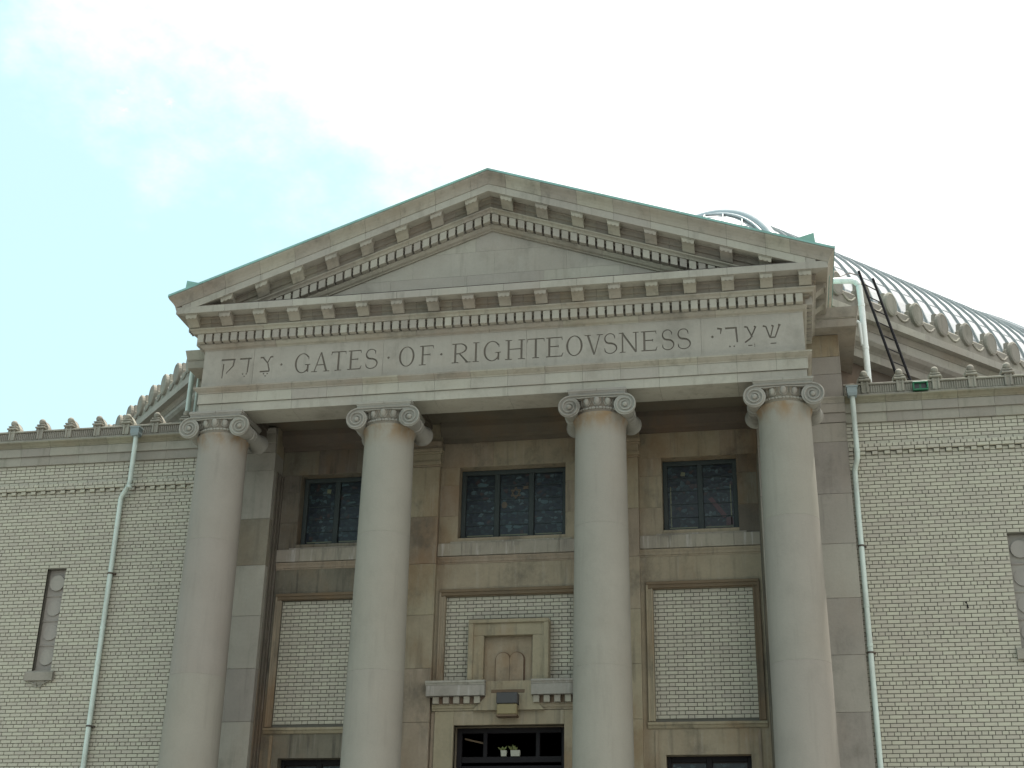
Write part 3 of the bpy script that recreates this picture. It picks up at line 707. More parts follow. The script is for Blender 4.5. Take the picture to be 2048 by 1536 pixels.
for bi, (bx, wn, pn, dr) in enumerate(zip(bays, wins, pans, doors)):
    hs = [(wn[0], wn[1], 9.11, 10.465), pn, dr]
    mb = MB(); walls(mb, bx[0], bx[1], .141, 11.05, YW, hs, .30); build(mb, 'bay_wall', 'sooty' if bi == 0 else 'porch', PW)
    build(MB().box(bx[0], bx[1], .66, .70, .141, 11.05), 'backing', 'dark', PW)
    # jamb blocks beside the window, a few millimetres proud
    jz = [9.012, 9.53, 10.12, 10.463]
    for a, b in zip(jz, jz[1:]):
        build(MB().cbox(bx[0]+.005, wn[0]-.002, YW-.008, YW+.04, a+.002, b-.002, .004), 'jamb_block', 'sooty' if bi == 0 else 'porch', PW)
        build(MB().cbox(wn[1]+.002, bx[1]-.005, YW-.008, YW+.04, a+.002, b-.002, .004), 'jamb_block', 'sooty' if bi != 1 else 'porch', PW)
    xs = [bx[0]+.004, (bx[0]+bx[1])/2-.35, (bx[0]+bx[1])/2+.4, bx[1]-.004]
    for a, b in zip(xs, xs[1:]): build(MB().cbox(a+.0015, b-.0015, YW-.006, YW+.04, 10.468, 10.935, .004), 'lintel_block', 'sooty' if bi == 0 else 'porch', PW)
    # wall mould under the ceiling
    mb = MB().loft([[(x, YW-o, z) for o, z in [(-.05, 10.94), (.03, 10.945), (.045, 11.02), (.13, 11.04), (.15, 11.10), (.19, 11.2), (.20, 11.299), (-.05, 11.299)]] for x in bx]); build(mb, 'ceiling_mould', 'ceiling', PW)
    # sill, fascia and ledge
    for a, b in zip([bx[0]+.002, wn[0]+.1, wn[1]-.1], [wn[0]+.1, wn[1]-.1, bx[1]-.002]):
        build(MB().cbox(a+.001, b-.001, YW-.055, YW+.05, 8.772, 9.006, .006), 'sill_course', 'limed', PW)
    mb = MB().loft([[(x, y, z) for y, z in [(YW-.035, 9.008), (YW-.03, 9.04), (YW+.22, 9.112), (YW+.22, 9.008)]] for x in (wn[0]-.12, wn[1]+.12)]); build(mb, 'window_sill', 'limed', PW)
    mb = MB().loft([[(x, YW-o, z) for o, z in [(-.05, 8.63), (.008, 8.632), (.012, 8.655), (.025, 8.66), (.03, 8.70), (.05, 8.735), (.052, 8.758), (-.05, 8.762)]] for x in (bx[0]+.002, bx[1]-.002)]); build(mb, 'ledge_mould', 'porch', PW)
    # moulded frame round the brick panel
    a, b, zb, zt = pn; fz = zb
    for nm, q, mt in (('panel_frame', (a-.105, b+.105, zt+.004, zt+.10), 'brownstone'), ('panel_frame', (a-.105, a-.002, fz, zt+.002), 'porch'), ('panel_frame', (b+.002, b+.105, fz, zt+.002), 'brownstone' if bi == 2 else 'porch')):
        mb = MB().cbox(q[0], q[1], YW-.035, YW+.03, q[2], q[3], .008)
        if q[1]-q[0] > .5: mb.cbox(q[0]-.012, q[1]+.012, YW-.055, YW+.02, q[3]-.03, q[3]+.025, .008); mb.box(q[0]+.09, q[1]-.09, YW-.05, YW+.02, q[2]+.01, q[2]+.028)
        else:
            xo = q[0] if q[0] < (a+b)/2 else q[1]; d = 1 if q[0] < (a+b)/2 else -1
            mb.cbox(xo-d*.012, xo+d*.022, YW-.055, YW+.02, q[2], q[3]+.07, .006); xi = q[1] if d > 0 else q[0]; mb.box(xi-d*.028, xi-d*.01, YW-.05, YW+.02, q[2], q[3])
        build(mb, nm, mt, PW)
    if bi != 1:
        mb = MB().loft([[(x, YW-o, z) for o, z in [(-.05, 5.685), (.02, 5.687), (.03, 5.70), (.045, 5.735), (.065, 5.745), (.068, 5.785), (.0, 5.80), (-.05, 5.80)]] for x in (a-.13, b+.13)]); build(mb, 'panel_sill', 'porch', PW)
    bp = build(MB().box(a+.001, b-.001, YW+.045, YW+.06, zb+.001, zt-.001), 'brick_panel', 'mortar', PW)
    hol = [(-.675, .70, 6.4, 7.555)] if bi == 1 else []
    lay(bp, YW+.032, a+.004, b-.004, zt-.004, int((zt-zb)/SB_)+(0 if bi != 1 else 0), lambda r, a=a: ([SA, SA/2], a+.03+(0 if r % 2 else SA*.75), 0, False), hol, (85, 110, 105)[bi])
# pilasters behind the inner columns
for x0, x1 in ((-2.305, -1.335), (1.325, 2.30)):
    for a, b in zip(pz, pz[1:-2]+[10.46]): build(MB().cbox(x0, x1, .20, .6, a+.002, b-.002, .006), 'pilaster_block', 'porch', PW)
    build(MB().box(x0+.01, x1-.01, .21, .6, .15, 10.9), 'pointing', 'joint', PW)
    build(MB().box(x0-.02, x1+.02, .205, .6, 10.946, 11.42), 'pilaster_top', 'porch', PW)
    for d, za, zb in ((.02, 10.462, 10.49), (.05, 10.492, 10.555), (.025, 10.557, 10.70), (.06, 10.702, 10.74), (.09, 10.742, 10.795), (.05, 10.797, 10.945)):
        build(MB().cbox(x0-d*.6, x1+d*.6, .20-d, .6, za, zb, .004), 'pilaster_cap', 'porch', PW)
# windows
def window(x0, x1, z0, z1, mulls, y=.60):
    fr_ = MB(); f = .085
    fr_.cbox(x0, x1, y-.06, y+.03, z1-f, z1, .008); fr_.cbox(x0, x1, y-.06, y+.03, z0, z0+f*.7, .008)
    fr_.cbox(x0, x0+f, y-.061, y+.03, z0+.001, z1-.001, .008); fr_.cbox(x1-f, x1, y-.061, y+.03, z0+.001, z1-.001, .008)
    F = build(fr_, 'window', 'frame', PW)
    ed = [x0+f]+[v for mm in mulls for v in (mm-.05, mm+.05)]+[x1-f]
    for mm in mulls: build(MB().cbox(mm-.05, mm+.05, y-.055, y+.03, z0+f*.7, z1-f, .008), 'mullion', 'frame', F)
    for a, b in zip(ed[::2], ed[1::2]):
        build(MB().box(a, b, y, y+.008, z0+.05, z1-.05), 'pane', 'glass', F)
        build(MB().box(a+.02, b-.02, y-.006, y+.004, z0+.10, z0+.122), 'glass_border', 'glass_pale', F)
        gb = MB()
        for k in range(1, 5):
            z = z0+.06+(z1-z0-.12)*k/5; gb.box(a, b, y-.012, y-.002, z-.006, z+.006)
        build(gb, 'saddle_bar', 'frame', F)
    return F, ed
FL, _ = window(-4.03, -2.71, 9.112, 10.463, [-3.375])
FC, _ = window(-.985, .977, 9.112, 10.463, [-.322, .316])
FR, _ = window(2.71, 4.03, 9.112, 10.463, [3.372])
def emblem(par, mb, mt): build(mb, 'glass_emblem', mt, par)
y = .592
hx = MB()
for r in (0, PI):
    for k in range(3):
        a, b = PI/2+r+k*2*PI/3, PI/2+r+(k+1)*2*PI/3
        q = st(.02+.10*math.cos(a), 10.02+.11*math.sin(a), .02+.10*math.cos(b), 10.02+.11*math.sin(b), .018); hx.prism(q, y-.001*(k+1)-(.003 if r else 0), y+.006)
emblem(FC, hx, 'glass_tan')
shl = [(-.19+.055*math.cos(t), 9.80+.07*math.sin(t)*(1.0 if math.sin(t) < 0 else .8)) for t in [2*PI*i/14 for i in range(14)]]; emblem(FC, MB().prism(shl, y, y+.006), 'glass_tan')
emblem(FC, MB().prism([(.15, 10.08), (.25, 10.09), (.25, 10.15), (.16, 10.14)], y, y+.006), 'glass_tan')
for cx_, cz_, rx in ((-.62, 9.46, .09), (-.45, 9.67, .06), (.46, 9.52, .08), (.55, 9.83, .12), (-.1, 9.38, .11), (.72, 9.42, .08), (-.6, 10.2, .13), (.05, 9.37, .09)):
    pts = [(cx_+rx*random.uniform(.5, 1)*math.cos(t), cz_+rx*.45*random.uniform(.5, 1)*math.sin(t)) for t in [2*PI*i/9 for i in range(9)]]; emblem(FC, MB().prism(pts, y+.002, y+.006), 'glass_blue')
emblem(FR, MB().prism([(3.50, 9.74), (3.57, 9.78), (3.83, 9.42), (3.76, 9.38)], y, y+.006), 'glass_red')
emblem(FR, MB().prism([(3.80, 9.24), (3.93, 9.25), (3.92, 9.40), (3.81, 9.39)], y, y+.006), 'glass_red')
emblem(FR, MB().prism([(3.02, 10.20), (3.10, 10.19), (3.11, 10.26), (3.04, 10.27)], y, y+.006), 'glass_pale')
for a, b in ((2.83, 2.85), (3.89, 3.91)): emblem(FR, MB().box(a, b, y, y+.006, 9.24, 10.0), 'glass_pale')
emblem(FL, MB().prism([(-3.60, 10.18), (-3.53, 10.17), (-3.52, 10.25), (-3.60, 10.26)], y, y+.006), 'glass_pale')
for cx_, cz_ in ((-3.2, 10.1), (-3.1, 9.95), (-3.25, 10.3)): emblem(FL, MB().prism([(cx_-.09, cz_), (cx_+.08, cz_+.02), (cx_+.05, cz_+.05), (cx_-.06, cz_+.04)], y, y+.006), 'glass_blue')
# side doorways
for bi in (0, 2):
    a, b, z0, z1 = doors[bi]
    D = build(MB().box(a+.02, b-.02, .585, .60, .15, z1), 'door', 'wood', PW)
    f = MB()
    for xa, xb in ((a, a+.07), (b-.07, b), ((a+b)/2-.05, (a+b)/2+.05)): f.cbox(xa, xb, .52, .58, .15, z1-.001, .006)
    f.cbox(a+.07, b-.07, .53, .58, z1-.09, z1-.002, .006); f.cbox(a+.07, b-.07, .53, .58, 3.6, 3.72, .006); build(f, 'door_frame', 'black', D)
    for xa, xb in ((a+.09, (a+b)/2-.06), ((a+b)/2+.06, b-.09)): build(MB().box(xa, xb, .57, .578, 3.75, z1-.11), 'transom_pane', 'glass', D)
    xo = a-.16 if bi == 2 else b+.16
    build(MB().box(a-.17, a-.12, YW-.03, YW+.02, .15, 5.66), 'door_fillet', 'porch', PW); build(MB().box(b+.12, b+.17, YW-.03, YW+.02, .15, 5.66), 'door_fillet', 'porch', PW)
# middle doorway: surround, broken cornice, tablet frame
a, b, z0, z1 = doors[1]; YS = .25
for xa, xb in ((-1.255, a), (b, 1.295)):
    zz = [.15, 1.9, 3.6, 4.95, 5.4]
    build(MB().cbox(xa, xb, YS, .42, .15, 6.018, .006), 'door_jamb', 'porch', PW)
for xa, xb in ((-1.325, -1.262), (1.302, 1.322)): build(MB().cbox(xa, xb, YS+.03, .42, .15, 6.018, .006), 'door_fillet', 'porch', PW)
build(MB().cbox(a+.001, b-.001, YS+.001, .42, z1, 6.018, .005), 'door_lintel', 'porch', PW)
def ypro(prof, xa, xb): return MB().loft([[(x, YS-o, z) for o, z in prof] for x in (xa, xb)])
for xa, xb, ml in ((-1.30, -.36, -1), (.44, 1.32, 1)):
    build(ypro([(-.1, 6.02), (.015, 6.022), (.02, 6.05), (.04, 6.06), (.05, 6.10), (.07, 6.112), (.07, 6.12), (-.1, 6.12)], xa, xb), 'door_mould', 'porch', PW)
    build(MB().box(xa, xb, YS-.06, YS+.1, 6.122, 6.246), 'dentil_band', 'brownstone', PW)
    n = 5
    for k in range(n):
        xc = xa+.08+k*.18
        if xc < xb-.06: build(MB().cbox(xc-.052, xc+.052, YS-.125, YS-.05, 6.125, 6.243, .004), 'dentil', 'cornice', PW)
    e0, e1 = (xa-.085, xb) if ml < 0 else (xa, xb)
    build(ypro([(-.1, 6.25), (.17, 6.25), (.172, 6.425), (-.1, 6.425)], e0, e1), 'door_corona', 'pale', PW)
    build(ypro([(-.1, 6.428), (.175, 6.428), (.185, 6.45), (.205, 6.47), (.205, 6.50), (.10, 6.515), (-.1, 6.515)], e0-.012 if ml < 0 else e0, e1), 'door_cornice', 'pale', PW)
po = [(-.365, 6.50), (.445, 6.50), (.445, 6.235), (.65, 6.012), (-.585, 6.012), (-.365, 6.235)]
build(MB().prism(po, YS-.075, YS+.1), 'keystone', 'porch', PW)
TF = MB()
for q in ((-.665, -.42, 6.517, 7.29), (.435, .695, 6.517, 7.29), (-.665, .695, 7.292, 7.55)): TF.cbox(q[0], q[1], .19, .40, q[2], q[3], .005)
for q in ((-.69, -.60, 6.518, 7.50), (.63, .72, 6.518, 7.50), (-.69, .72, 7.502, 7.57)): TF.cbox(q[0], q[1], .145, .39, q[2], q[3], .01)
FRM = build(TF, 'tablet_frame', 'porch', PW)
build(MB().box(-.42, .435, .315, .40, 6.26, 7.291), 'tablet_back', 'porch', FRM)
for xa, xb in ((-.213, .024), (.030, .268)):
    cx_ = (xa+xb)/2; r = (xb-xa)/2; po = [(xa, 6.36), (xb, 6.36)]+[(cx_+r*math.cos(t), 6.885+r*math.sin(t)) for t in [PI*i/12 for i in range(13)]]
    build(MB().prism(po, .258, .33), 'tablet', 'porch', FRM)
    e = .022; po = [(xa-e, 6.356), (xb+e, 6.356)]+[(cx_+(r+e)*math.cos(t), 6.885+(r+e)*math.sin(t)) for t in [PI*i/12 for i in range(13)]]
    build(MB().prism(po, .304, .33), 'tablet_outline', 'brownstone', FRM)
build(MB().cbox(-.265, .315, .17, .33, 6.295, 6.355, .006), 'tablet_shelf', 'brownstone', FRM)
# door with transom
D = build(MB().box(a+.02, b-.02, .66, .675, .15, z1), 'door', 'dark', PW)
f = MB()
for xa, xb in ((a, a+.09), (b-.09, b), (-.46, -.39), (.45, .52)): f.cbox(xa, xb, .55, .62, .15 if abs(xa) > .6 else 5.24, z1-.001, .006)
f.cbox(a+.09, b-.09, .551, .62, 5.69, z1-.002, .006); f.cbox(a+.09, b-.09, .552, .625, 5.20, 5.30, .006); f.cbox(a+.09, b-.09, .552, .62, 5.10, 5.15, .006); build(f, 'door_frame', 'black', D)
build(MB().box(a+.09, b-.09, .60, .62, .15, 5.10), 'door_leaf', 'wood', D)
build(MB().loft([[(-.80, .64, 5.60), (-.80, .645, 5.63), (-.46, .645, 5.55), (-.46, .64, 5.52)], [(-.80, .65, 5.60), (-.80, .655, 5.63), (-.46, .655, 5.55), (-.46, .65, 5.52)]]), 'door_stay', 'brownstone', D)
# planters on the transom shelf, lamp over the door
for lb, xa, xb in (('narrow white planter with small leaves behind the middle door transom', -.15, -.045), ('wide white planter with small leaves behind the middle door transom', .02, .185)):
    t = thing('planter', lb, 'planter', ((xa+xb)/2, .585, 5.302), 'planters behind the door transom')
    yy = .56
    mb = MB().loft([[(xa+.008, yy-.03, 5.3025), (xb-.008, yy-.03, 5.3025), (xb-.008, yy+.03, 5.3025), (xa+.008, yy+.03, 5.3025)], [(xa, yy-.04, 5.40), (xb, yy-.04, 5.40), (xb, yy+.04, 5.40), (xa, yy+.04, 5.40)]]); build(mb, 'pot', 'potwhite', t)
    for k in range(int((xb-xa)/.018)):
        bx_, an, ln = random.uniform(xa+.01, xb-.01), random.uniform(-.9, .9), random.uniform(.06, .11); lf = MB()
        p = [Vector((bx_+math.sin(an)*ln*u, yy-.01+random.uniform(-.01, .01), 5.40+math.cos(an)*ln*u)) for u in (0, .5, 1)]
        n_ = Vector((math.cos(an), .3, -math.sin(an)))*.014
        lf.add([p[0], p[1]+n_, p[2], p[1]-n_, p[1]+Vector((0, -.004, 0))], [(0, 1, 4), (1, 2, 4), (2, 3, 4), (3, 0, 4)]); build(lf, 'leaf', 'leaf', t)
t = thing('wall_lamp', 'boxy dark lamp with yellowed glass fixed above the middle doorway', 'lamp', (.045, .1, 5.87))
build(MB().cbox(-.135, .225, -.02, .175, 6.085, 6.27, .01), 'lamp_hood', 'lampdark', t)
build(MB().cbox(-.125, .215, -.005, .17, 5.905, 6.083, .012), 'lamp_glass', 'lampglass', t)
build(MB().cbox(-.135, .225, -.02, .175, 5.87, 5.903, .006), 'lamp_rim', 'brownstone', t)

# ------------------------------------------------------------------ brick wings
wb = [(.04, 10.80), (.04, 10.972), (-.2, 10.972), (-.2, 10.80)]
wf = [(.075, 10.976), (.075, 11.14), (-.2, 11.14), (-.2, 10.976)]
wm = [(.085, 11.144), (.09, 11.165), (.10, 11.17), (.125, 11.20), (.165, 11.225), (.175, 11.232), (.175, 11.252), (.10, 11.262), (-.2, 11.262), (-.2, 11.144)]
wp = [(.085, 11.264), (.085, 11.318), (.075, 11.325), (-.2, 11.325), (-.2, 11.264)]
wn = [(.055, 11.326), (.055, 11.478), (-.15, 11.478), (-.15, 11.326)]
wc = [(.09, 11.48), (.095, 11.486), (.095, 11.508), (.085, 11.516), (-.18, 11.52), (-.18, 11.48)]
def wing(s, label):
    Wg = thing('wing_wall', label, 'wall', (s*8.5, .3, 0), 'brick wings beside the portico')
    X1, X2 = 5.953, 14.0
    E2 = 11.6
    NX = (8.372, 8.744, 6.818, 8.722)
    lo, hi = (X1, X2) if s > 0 else (-X2, -X1); nl, nh = (NX[0], NX[1]) if s > 0 else (-NX[1], -NX[0])
    mb = MB(); walls(mb, lo, hi, .141, 10.80, .014, [(nl, nh, NX[2], NX[3])], .12); build(mb, 'wall_core', 'mortar', Wg)
    def bond(r):
        hd = r in (2, 7) or (r >= 14 and (r-14) % 6 == 0)
        if r == 9: return ([SA/2, SA/2], .03, .040, True)
        if hd: return ([SA/2], .03+(.05 if r != 2 else 0), .050 if r == 7 else 0, False)
        return ([SA], .03+(0 if r % 2 else SA/2), .058 if r == 8 else 0, False)
    e0, e1 = (X1+.004, E2) if s > 0 else (-E2, -X1-.004)
    lay(Wg, 0.0, e0, e1, ZB, 110, bond, [(nl, nh, NX[2], NX[3])], 300)
    # plain lower and outer wall
    # stone courses
    for nm, pr, mt in (('architrave_block', wb, 'wingstone'), ('fascia_block', wf, 'wingstone'), ('cornice_block', wm, 'moss'), ('parapet_block', wp, 'wingstone'), ('coping_block', wc, 'wingstone')):
        js = [5.957]+[6.05+.6*k for k in range(1, 14)]
        for a, b in zip(js, js[1:]):
            if s < 0: a, b = -b, -a
            build(MB().loft([[(x, -o, z) for o, z in pr] for x in (a+.002, b-.002)]), nm, mt, Wg)
        # the same courses run across the stone pier
        a, b = s*4.43, s*5.954
        build(MB().loft([[(x, -.10-o*(.55 if nm != 'architrave_block' else .4), z) for o, z in pr] for x in sorted((a, b))]), 'pier_course', 'pier', Wg) if nm in ('architrave_block', 'fascia_block', 'cornice_block') else None
    q = sorted((s*5.957, s*13.8))
    build(MB().loft([[(x, -o, z) for o, z in wn] for x in q]), 'parapet_panel', 'wingstone', Wg)
    build(MB().loft([[(x, -o+.012, z) for o, z in [(.02, 10.81), (.06, 11.1), (.09, 11.2), (-.15, 11.3), (-.15, 10.81)]] for x in q]), 'pointing', 'joint', Wg)
    fl = MB()
    ps = [6.32+.6*k for k in range(13)]
    for k in range(190):
        x = 5.99+.04*k
        if any(abs(x-p) < .085 for p in ps) or x > 13.7: continue
        x *= s; fl.add([(x-.013, -.054, 11.33), (x+.013, -.054, 11.33), (x+.013, -.054, 11.477), (x-.013, -.054, 11.477), (x-.008, -.072, 11.335), (x+.008, -.072, 11.335), (x+.008, -.072, 11.472), (x-.008, -.072, 11.472)],
               [(4, 5, 6, 7), (0, 1, 5, 4), (1, 2, 6, 5), (2, 3, 7, 6), (3, 0, 4, 7)])
    build(fl, 'fluting', 'wingstone', Wg, kind='stuff')
    first = None
    for p in ps:
        x = s*p
        if first is None:
            mb = MB(); z0 = 11.326
            mb.cbox(-.068, .068, -.085, .12, z0, 11.545, .004)
            for d in (-.045, .045): mb.cbox(d-.018, d+.018, -.102, -.08, z0, 11.54, .004)
            mb.cbox(-.100, .100, -.135, .13, 11.546, 11.580, .006); mb.cbox(-.070, .070, -.100, .11, 11.581, 11.602, .004); mb.cbox(-.084, .084, -.118, .11, 11.603, 11.630, .005)
            mb.loft([[(x, y, z) for x, z in ((-.135, 11.52), (.135, 11.52), (.120, 11.60), (.075, 11.67), (.05, 11.715), (-.05, 11.715), (-.075, 11.67), (-.120, 11.60))] for y in (-.035, .10)])
            P_ = one(MB(), 'parapet_post', 'wingstone', Wg, (x, 0, 0))
            me = mb.mesh('parapet_post'); me.materials.append(M['wingstone']); P_.data = me
            bl = MB().ell((0, -.062, 11.692), (.064, .060, .066), 16, 12); me = bl.mesh('ball'); me.materials.append(M['wingstone']); me.polygons.foreach_set('use_smooth', [True]*len(me.polygons))
            B_ = bpy.data.objects.new('ball', me); COL.objects.link(B_); B_.parent = P_
            pts = [(.02, 11.52), (.02, 11.70)]+[(.05+.36*u, 11.70-.17*u**1.0-.03*math.sin(PI*2*u)*(-1)) for u in (0, .12, .25, .38, .5, .62, .75, .88, 1)]+[(.42, 11.52)]
            sc = MB().loft([[(xx, y, z) for y, z in pts] for xx in (-.06, .06)]); me = sc.mesh('scroll_bracket'); me.materials.append(M['wingstone'])
            Sc = bpy.data.objects.new('scroll_bracket', me); COL.objects.link(Sc); Sc.parent = P_
            first = P_
        else:
            c = copy_tree(first, Wg, Vector((x, 0, 0))-wpos(Wg))
    # blind niche with discs
    nx = s*(NX[0]+NX[1])/2; wd = (NX[1]-NX[0])/2
    NP = build(MB().box(nx-wd, nx+wd, .125, .20, NX[2], NX[3]), 'niche', 'niche', Wg)
    for k, zc in enumerate((8.47, 8.00, 7.545, 7.09)):
        dz = .02 if k == 0 else 0
        mb = MB().loft([[(nx+.148*math.cos(t), .128, zc+.15*math.sin(t)) for t in [2*PI*i/28 for i in range(28)]], [(nx+.146*math.cos(t), (.112 if k == 0 else .118), zc+.148*math.sin(t)) for t in [2*PI*i/28 for i in range(28)]]])
        if k: mb.v = [(x, y if y > .12 else y-.02*max(0, (zc-z)/.15), z) for x, y, z in mb.v]
        else: mb.v = [(x, y if y > .12 else y-.03, z) for x, y, z in mb.v]
        build(mb, 'disc', 'niche', NP)
        if k < 3: build(MB().loft([[(x, y, z) for y, z in [(.127, zc-.265), (.105, zc-.25), (.100, zc-.235), (.127, zc-.215)]] for x in (nx-wd+.002, nx+wd-.002)]), 'niche_fillet', 'niche', NP)
    mb = MB().loft([[(x, y, z) for y, z in [(-.075, 6.63), (-.078, 6.775), (-.06, 6.79), (.12, 6.86), (.12, 6.63)]] for x in (nx-.275, nx+.275)])
    Si = build(mb, 'niche_sill', 'wingstone', Wg)
    br = MB()
    for d in (-1, 1):
        br.tube([(nx+d*(.20-.19*u+.0), -.035, 6.622-.10*u**1.5) for u in (0, .2, .4, .6, .8, 1)]+[(nx+d*(.03+.035*math.cos(t)), -.035, 6.55+.03*math.sin(t)) for t in (4.6, 5.5, 6.2, 7.0, 7.8)], .012, 6, (0, 1, 0))
    br.box(nx-.12, nx+.12, -.03, .0, 6.56, 6.628); build(br, 'sill_bracket', 'wingstone', Si)
    build(MB().box(*sorted((s*5.96, s*14)), .16, 3.2, 11.1, 11.2), 'wing_roof', 'membrane', Wg)
    build(MB().box(*sorted((s*13.98, s*14)), .02, 14, .141, 11.2), 'end_wall', 'mortar', Wg)
    return Wg
wing(-1, 'cream brick wing wall left of the portico, with a parapet of small ball posts')
wing(1, 'cream brick wing wall right of the portico, with a parapet of small ball posts')

# ------------------------------------------------------------------ domed octagonal hall behind
CY = 10.3
HL = thing('domed_hall', 'octagonal stone hall with shield cresting and a ribbed silver dome behind the portico', 'building', (0, CY, 0))
y0, xs_ = .65, 12.9; y1 = xs_-4.85
def octo(k):
    """plan corners of the diagonal line x-y=k, from the right flank round the front to the left flank"""
    d = 5.15-k
    return [(xs_-d*.9, CY*2-y1), (xs_-d*.9, xs_-d*.9-k), (k+y0+d*.45, y0+d*.45), (-(k+y0+d*.45), y0+d*.45), (-(xs_-d*.9), xs_-d*.9-k), (-(xs_-d*.9), CY*2-y1)]
base = [p for p in octo(4.85)][::-1]
def ring(prof, name, mt, joints=0):
    """sweep a moulding round the visible flanks; diagonals are cut into blocks"""
    P = base
    if not joints: build(sweep(prof, P), name, mt, HL); return
    for i in range(len(P)-1):
        a, b = Vector(P[i]), Vector(P[i+1]); L = (b-a).length; n = max(1, round(L/joints)) if i in (1, 3) else 1
        d0 = Vector(P[i-1]) if i > 0 else None; d1 = Vector(P[i+2]) if i+2 < len(P) else None
        for k in range(n):
            p, q = a+(b-a)*(k/n), a+(b-a)*((k+1)/n); u = (b-a).normalized(); g_ = .002
            path = []
            if k == 0 and d0 is not None: e0 = (a-d0).normalized()
            else: e0 = u; p = p+u*g_ if k else p
            if k == n-1 and d1 is not None: e1 = (d1-b).normalized()
            else: e1 = u; q = q-u*g_ if k < n-1 else q
            rg = []
            for pt, e in ((p, e0), (q, e1)):
                na, nb = Vector((u.y, -u.x)), Vector((e.y, -e.x)); nn = (na+nb)/(1+na.dot(nb)); rg.append([(pt.x+nn.x*o, pt.y+nn.y*o, z) for o, z in prof])
            build(MB().loft(rg), name, mt, HL)
ring([(-.22, 10.9), (-.22, 12.74), (-.5, 12.74), (-.5, 10.9)], 'lower_wall', 'ceiling')  # dark material paints the shade of the recess onto the set-back wall
ring([(.03, 12.742), (.035, 12.90), (.05, 12.91), (.07, 12.93), (.17, 12.985), (.22, 13.05), (.22, 13.075), (-.3, 13.10), (-.3, 12.742)], 'base_mould', 'wingstone', 1.6)
ring([(0, 13.101), (0, 13.40), (-.3, 13.40), (-.3, 13.101)], 'frieze_block', 'stone', 1.25)
ring([(.012, 13.402), (.02, 13.42), (.05, 13.455), (.07, 13.495), (.075, 13.508), (-.3, 13.508), (-.3, 13.402)], 'bed_mould', 'cornice', 1.3)
ring([(.21, 13.51), (.215, 13.66), (.19, 13.68), (-.3, 13.70), (-.3, 13.51)], 'corona_block', 'stone', 1.5)
ring([(.12, 13.702), (.125, 13.84), (.12, 13.99), (.10, 14.02), (-.25, 14.06), (-.25, 13.702)], 'cresting_wall', 'wingstone', 1.5)
# shields of the cresting
af = None
def antefix():
    mb = MB()
    oval = lambda rx, rz, y, n=20: [(rx*math.sin(t), y, 14.075+rz*math.cos(t)) for t in [2*PI*i/n for i in range(n)]]
    mb.loft([oval(.165, .255, .0), oval(.165, .255, -.075), oval(.13, .215, -.095), oval(.12, .205, -.085)])
    mb.cbox(-.20, .20, .0, .09, 13.75, 14.13, .01)
    mb.loft([[(x, y, z) for x, z in ((-.17, 13.80), (.17, 13.80), (.10, 14.33), (-.10, 14.33))] for y in (.02, .11)])
    return mb
dv = Vector((1, 1)).normalized()
for s in (-1, 1):
    for k in range(-3, 8):
        x = 7.60+.533*k
        if x < 5.7: continue
        px, py, rot = s*(x+.012), x-5.0+.012, s*PI/4
        if af is None: af = one(antefix(), 'shield', 'wingstone', HL, (px, py, 0), rot)
        else:
            o = inst(af, HL, (px, py, 0)); o.rotation_euler = (0, 0, rot)
    for k in range(3):
        o = inst(af, HL, (s*(xs_+.12), xs_-4.4+.75*k, 0)); o.rotation_euler = (0, 0, s*PI/2)
    # hanging swags between shields
    for k in range(-3, 9):
        x = 7.60+.533*(k+.5)
        if x < 5.7 or x > 10.4: continue
        sw = MB(); c = Vector((s*(x+.0), x-5.0)); d = Vector((s*dv.x, dv.y))
        pts = [(c.x+d.x*u*.17+s*.02, c.y+d.y*u*.17-.02, 13.93-.11*(1-u*u)) for u in (-1, -.6, -.2, .2, .6, 1)]
        sw.tube(pts, .022, 6); build(sw, 'swag', 'wingstone', HL)
